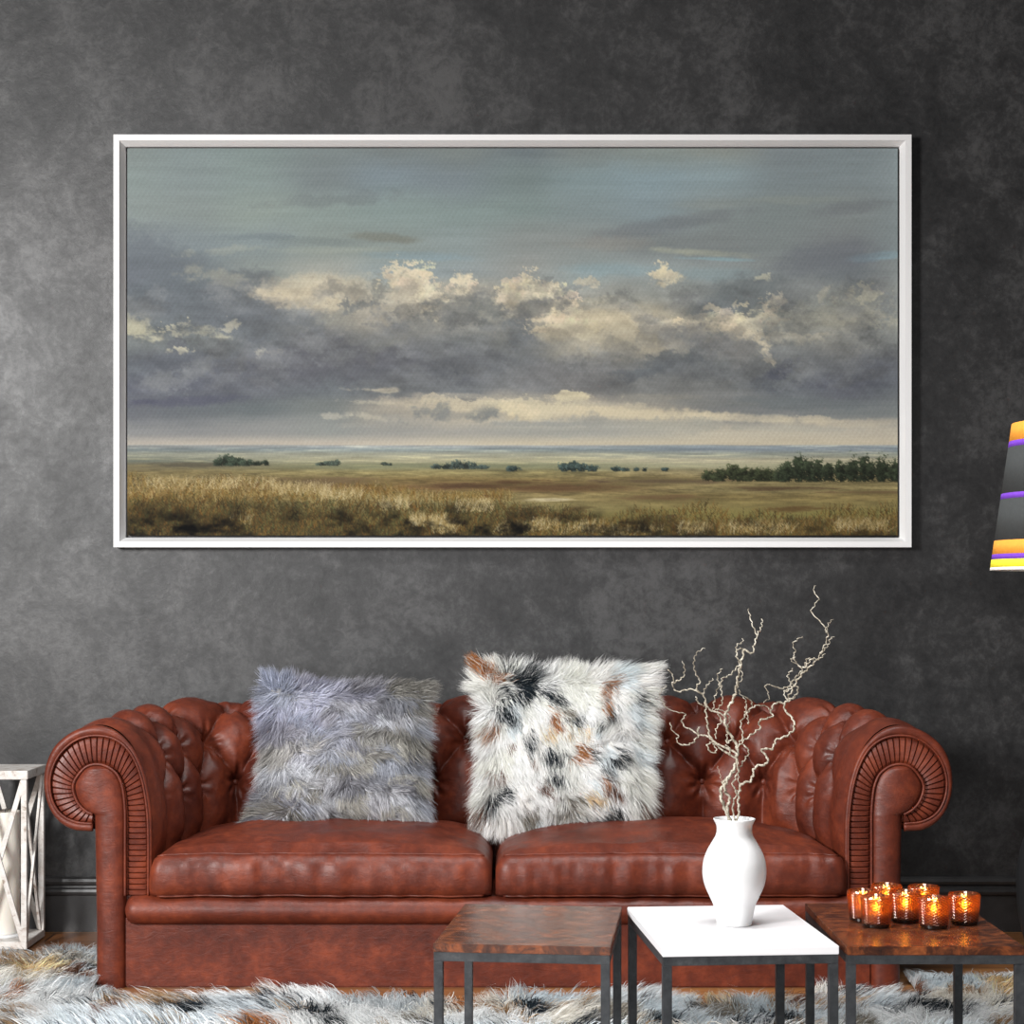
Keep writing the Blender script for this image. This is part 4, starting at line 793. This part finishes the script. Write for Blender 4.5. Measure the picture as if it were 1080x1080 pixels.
right = [([(396,1140),(394,1100),(400,1062),(412,1030),(410,960),(425,900),(465,885),(485,825),(530,815),(537,785),(512,750),(560,745),(573,710),(620,690),(653,660),(648,615),(615,580),(610,550),(575,545),(552,580),(558,605),(500,625),(505,655),(460,690),(430,715),(405,745)],2.6*K,1.5*K),
 ([(605,550),(655,520),(672,480),(645,460),(665,430),(690,400),(672,380),(650,345),(660,320),(648,290),(665,270),(690,255)],1.8*K,.7*K),
 ([(612,556),(640,500),(660,460),(688,420),(720,390),(762,345),(800,260),(792,220),(765,185),(730,145),(760,90),(740,60),(748,30)],1.9*K,.7*K),
 ([(675,385),(700,390),(735,350),(760,355),(790,330)],1.4*K,.8*K),([(770,330),(805,290),(812,265),(830,255)],1.0*K,.6*K),([(795,240),(805,200),(825,178)],.9*K,.5*K),
 ([(645,465),(600,482),(530,465),(545,520),(520,545)],1.3*K,.9*K),([(430,725),(456,760),(430,805),(413,840),(410,880),(417,920),(400,935)],1.5*K,1.1*K),
 ([(610,500),(640,480),(632,440),(625,425),(650,395)],1.3*K,.8*K),([(655,520),(625,530),(610,500),(630,480)],1.2*K,.8*K),([(700,385),(715,350),(745,360)],1.1*K,.8*K),([(660,345),(640,360),(665,375)],.9*K,.6*K),([(400,1080),(385,1000),(402,940),(385,900),(408,850),(405,800)],2.0*K,1.6*K)]
for nm, lb, lines, sd in [('twisted_branch', 'tallest middle twisted twig rising straight from the white vase', center, 1), ('twisted_branch', 'twisted twig leaning left out of the white vase toward the spotted pillow', left, 2), ('twisted_branch', 'twisted twig arching right out of the white vase to a high thin tip', right, 3)]:
    t, mb = stem(nm, lb, lines, sd); mb.build('bark', M_BARK, t, True)

# ---------------------------------------------------------------- amber candle cups
def cup():
    t = thing('candle_cup', 'x', 'candle holder', (0, 0, 0), 0, 'amber candle cups on the right wooden table')
    H, rt, rbm = .062, .0315, .0265; n, mrow = 17, 9
    mb = MB(); vs = []; fs = []
    nn_ = n*2; z0 = .007
    for j in range(mrow*2+1):
        z = z0+(H-.003-z0)*j/(mrow*2); r = rbm+(rt-rbm)*(z/H)
        for k in range(nn_):
            a = 2*math.pi*k/nn_; pk = 1 if (k+j) % 2 == 0 else 0; rr = r+(.0015 if pk else -.0012); vs.append((rr*math.cos(a), rr*math.sin(a), z))
    top0 = mrow*2*nn_
    for j in range(mrow*2):
        for k in range(nn_):
            a_, b_, c_, d_ = j*nn_+k, j*nn_+(k+1) % nn_, (j+1)*nn_+(k+1) % nn_, (j+1)*nn_+k
            fs += ([(a_, b_, d_), (b_, c_, d_)] if (k+j) % 2 else [(a_, b_, c_), (a_, c_, d_)])
    rings = [(rt+.0002, H-.002), (rt-.0004, H), (rt-.0028, H), (rt-.0034, H-.004), (rbm-.0030, .012), (rbm-.004, .0095), (.0002, .009)]
    b0 = len(vs)
    for r, z in rings:
        for k in range(nn_): a = 2*math.pi*k/nn_; vs.append((r*math.cos(a), r*math.sin(a), z))
    pv = top0
    for q_ in range(len(rings)):
        nb = b0+q_*nn_
        for k in range(nn_): fs.append((pv+k, pv+(k+1) % nn_, nb+(k+1) % nn_, nb+k))
        pv = nb
    fs.append(tuple(range(nn_))[::-1])
    og = mesh('cup_glass', vs, fs, M_AMBER, t); ca = og.data.color_attributes.new('tint', 'FLOAT_COLOR', 'POINT')
    vals = []
    for q_ in range(len(vs)):
        j, k = divmod(q_, nn_); w_ = (1. if (k+j) % 2 == 0 else 0.) if q_ < b0 else .6; vals += [w_, w_, w_, 1]
    ca.data.foreach_set('color', vals)
    MB().lathe([(0.0001, .0004), (rbm-.002, .0004), (rbm+.0004, .002), (rbm+.0012, .0082), (.0001, .0083)], 40).build('glass_foot', M_FOOT, t)
    wx_ = MB().lathe([(.0001, .0098), (.0212, .0098), (.0216, .028), (.0205, .0295), (.006, .0286), (.0001, .0286)], 32).build('candle', M_OWAX, t, True)
    MB().tube([(0, 0, .0287), (.0003, 0, .034)], .0006, 6).build('wick', M_FOOT, wx_)
    MB().lathe([(.0001, .0300), (.0045, .0315), (.0070, .0350), (.0060, .0395), (.0030, .0445), (.0001, .0490)], 16).build('flame', M_FLAME, wx_, True)
    return t
proto = cup(); first = True
CUPS = [(924, 3.712, 'amber glass candle cup in front, second from left'), (910, 3.782, 'leftmost amber glass candle cup of the cluster'), (935, 3.862, 'amber glass candle cup farthest back on the left, nearest the sofa arm'),
        (954.5, 3.768, 'amber glass candle cup in the middle of the cluster'), (985, 3.700, 'amber glass candle cup standing nearest the front table edge'), (974, 3.842, 'amber glass candle cup in back behind the nearest cup'), (1017, 3.745, 'rightmost amber glass candle cup of the cluster')]
for px, d, lb in CUPS:
    if first: o = proto; first = False
    else:
        o = proto.copy(); C.objects.link(o)
        for ch in proto.children:
            c = ch.copy(); C.objects.link(c); c.parent = o
            for g in ch.children: g2 = g.copy(); C.objects.link(g2); g2.parent = c
    o['label'] = lb; o.location = (wx(px, d), d-D0, ZT+.0003); o.rotation_euler = (0, 0, px*.7)
for k, (px, d, lb) in enumerate(CUPS):
    l = bpy.data.lights.new('candle_light', 'POINT'); l.energy = CANDLE_W; l.color = (1, .48, .14); l.shadow_soft_size = .004
    o = bpy.data.objects.new('candle_light', l); C.objects.link(o); o.location = (wx(px, d), d-D0, ZT+.054)

# ---------------------------------------------------------------- white wooden lantern and its candle
ld0, ld1 = 5.33, 5.54; lx1 = wx(28, ld0); lx0 = wx(-31, ld0); ly0, ly1 = ld0-D0, ld1-D0; lzt = wz(813, ld0)
lan = thing('lantern', 'tall whitewashed wooden lantern with crossed sides left of the sofa', 'lantern', ((lx0+lx1)/2, (ly0+ly1)/2, 0))
hx, hy = (lx1-lx0)/2, (ly1-ly0)/2; pw = .0165
MB().box(-hx-.004, hx+.004, -hy-.004, hy+.004, lzt-.025, lzt, .0015).build('roof_board', M_LANT, lan)
mb = MB().box(-hx, hx, -hy, hy, .004, .026, .0015); mb.build('base_board', M_LANT, lan)
for sx in (-1, 1):
    for sy in (-1, 1): x, y = sx*(hx-pw/2), sy*(hy-pw/2); MB().box(x-pw/2, x+pw/2, y-pw/2, y+pw/2, .026, lzt-.025, .001).build('post', M_LANT, lan)
za, zb2 = .03, lzt-.028
for s in (-1, 1):
    for dr in (0, 1):
        a, b = (za, zb2) if dr else (zb2, za); yo = s*(hy-pw/2)+(.003 if dr else -.003)
        MB().bar((-hx+pw*.8, yo, a), (hx-pw*.8, yo, b), .014, .007, (0, 1, 0)).build('cross_brace', M_LANT, lan)
        xo = s*(hx-pw/2)+(.003 if dr else -.003)
        MB().bar((xo, -hy+pw*.8, a), (xo, hy-pw*.8, b), .014, .007, (1, 0, 0)).build('cross_brace', M_LANT, lan)
cdl = thing('pillar_candle', 'thick cream pillar candle inside the white lantern', 'candle', ((lx0+lx1)/2-.010, (ly0+ly1)/2, .0262))
MB().lathe([(.0001, 0), (.054, 0), (.056, .004), (.052, .008), (.0001, .008)], 40).build('candle_dish', M_CER, cdl, True)
MB().lathe([(.0001, .0082), (.042, .0082), (.043, .012), (.043, .365), (.042, .370), (.04, .366), (.0001, .362)], 44).build('wax', M_WAX, cdl, True)
MB().tube([(0, 0, .362), (.001, 0, .372), (.003, 0, .378)], .0012, 6).build('wick', M_FOOT, cdl)

# ---------------------------------------------------------------- striped floor lamp at the right edge
dl = 4.0; lx = wx(1143, dl); ly = dl-D0
lamp = thing('floor_lamp', 'floor lamp with a cone shade striped orange, purple, yellow and charcoal', 'lamp', (lx, ly, 0))
M_OR = flat('orange_fabric', L4(226, 150, 58)); M_PU = flat('purple_fabric', L4(112, 62, 178)); M_GY = flat('charcoal_fabric', L4(62, 64, 64)); M_YE = flat('yellow_fabric', L4(238, 226, 58)); M_WH = flat('white_lining', L4(235, 232, 226))
bands = [(601.3, 598.4, 'shade_rim', M_WH), (598.4, 590, 'yellow_band', M_YE), (590, 584.5, 'purple_band', M_PU), (584.5, 570, 'orange_band', M_OR), (570, 526.3, 'charcoal_band', M_GY), (526.3, 520.3, 'purple_band', M_PU), (520.3, 471.3, 'charcoal_band', M_GY), (471.3, 465, 'purple_band', M_PU), (465, 446, 'orange_band', M_OR)]
rbot, rtop, zb0, zt0 = 96*dl/F, 73.5*dl/F, wz(601.3, dl), wz(446, dl)
def rad_(z): return rbot+(rtop-rbot)*(z-zb0)/(zt0-zb0)
shade = thing('lamp_shade', None, None); del_ = shade; shade.parent = lamp
for b0_, b1_, nm, mt in bands:
    za_, zb_ = wz(b0_, dl), wz(b1_, dl); P = np.array([[(r*math.cos(a), r*math.sin(a), z) for a in np.linspace(0, 2*math.pi, 97)] for r, z in ((rad_(za_)-.0025, za_), (rad_(za_), za_), (rad_(zb_), zb_), (rad_(zb_)-.0025, zb_), (rad_(za_)-.0025, za_))])
    MB().grid(P).build(nm, mt, shade, True)
MB().tube([(0, 0, .02), (0, 0, zt0-.06)], .010, 14).build('pole', M_IRON, lamp, True)
MB().lathe([(.0001, .002), (.13, .002), (.135, .008), (.12, .02), (.02, .028), (.0001, .03)], 48).build('lamp_base', M_IRON, lamp, True)
MB().lathe([(.0001, zb0+.06), (.015, zb0+.065), (.03, zb0+.10), (.028, zb0+.13), (.0001, zb0+.15)], 20).build('bulb', M_WH, lamp, True)
sp_ = MB()
for k in range(3): a = k*2.094; sp_.tube([(0, 0, zt0-.062), (rad_(zt0-.02)*math.cos(a)*.985, rad_(zt0-.02)*math.sin(a)*.985, zt0-.02)], .0025, 6)
sp_.build('shade_spider', M_IRON, lamp)

# ---------------------------------------------------------------- dark floor vase behind the right table
fvd = 5.0; fvx = wx(1124, fvd)
fv = MB(); pts = catmull([(.0001, .0), (.06, .0), (.085, .03), (.118, .12), (.131, .235), (.12, .34), (.085, .42), (.05, .465), (.045, .49), (.055, .52)], 60)
pts[:, 0] = np.maximum(pts[:, 0], .0001); fv.lathe([tuple(p) for p in pts]+[(.047, .52), (.038, .49), (.0001, .46)], 48)
o = fv.build('floor_vase', M_BLK, None, True); o.location = (fvx, fvd-D0, .001); tag(o, 'black rounded floor vase at the right edge behind the wood table', 'vase')
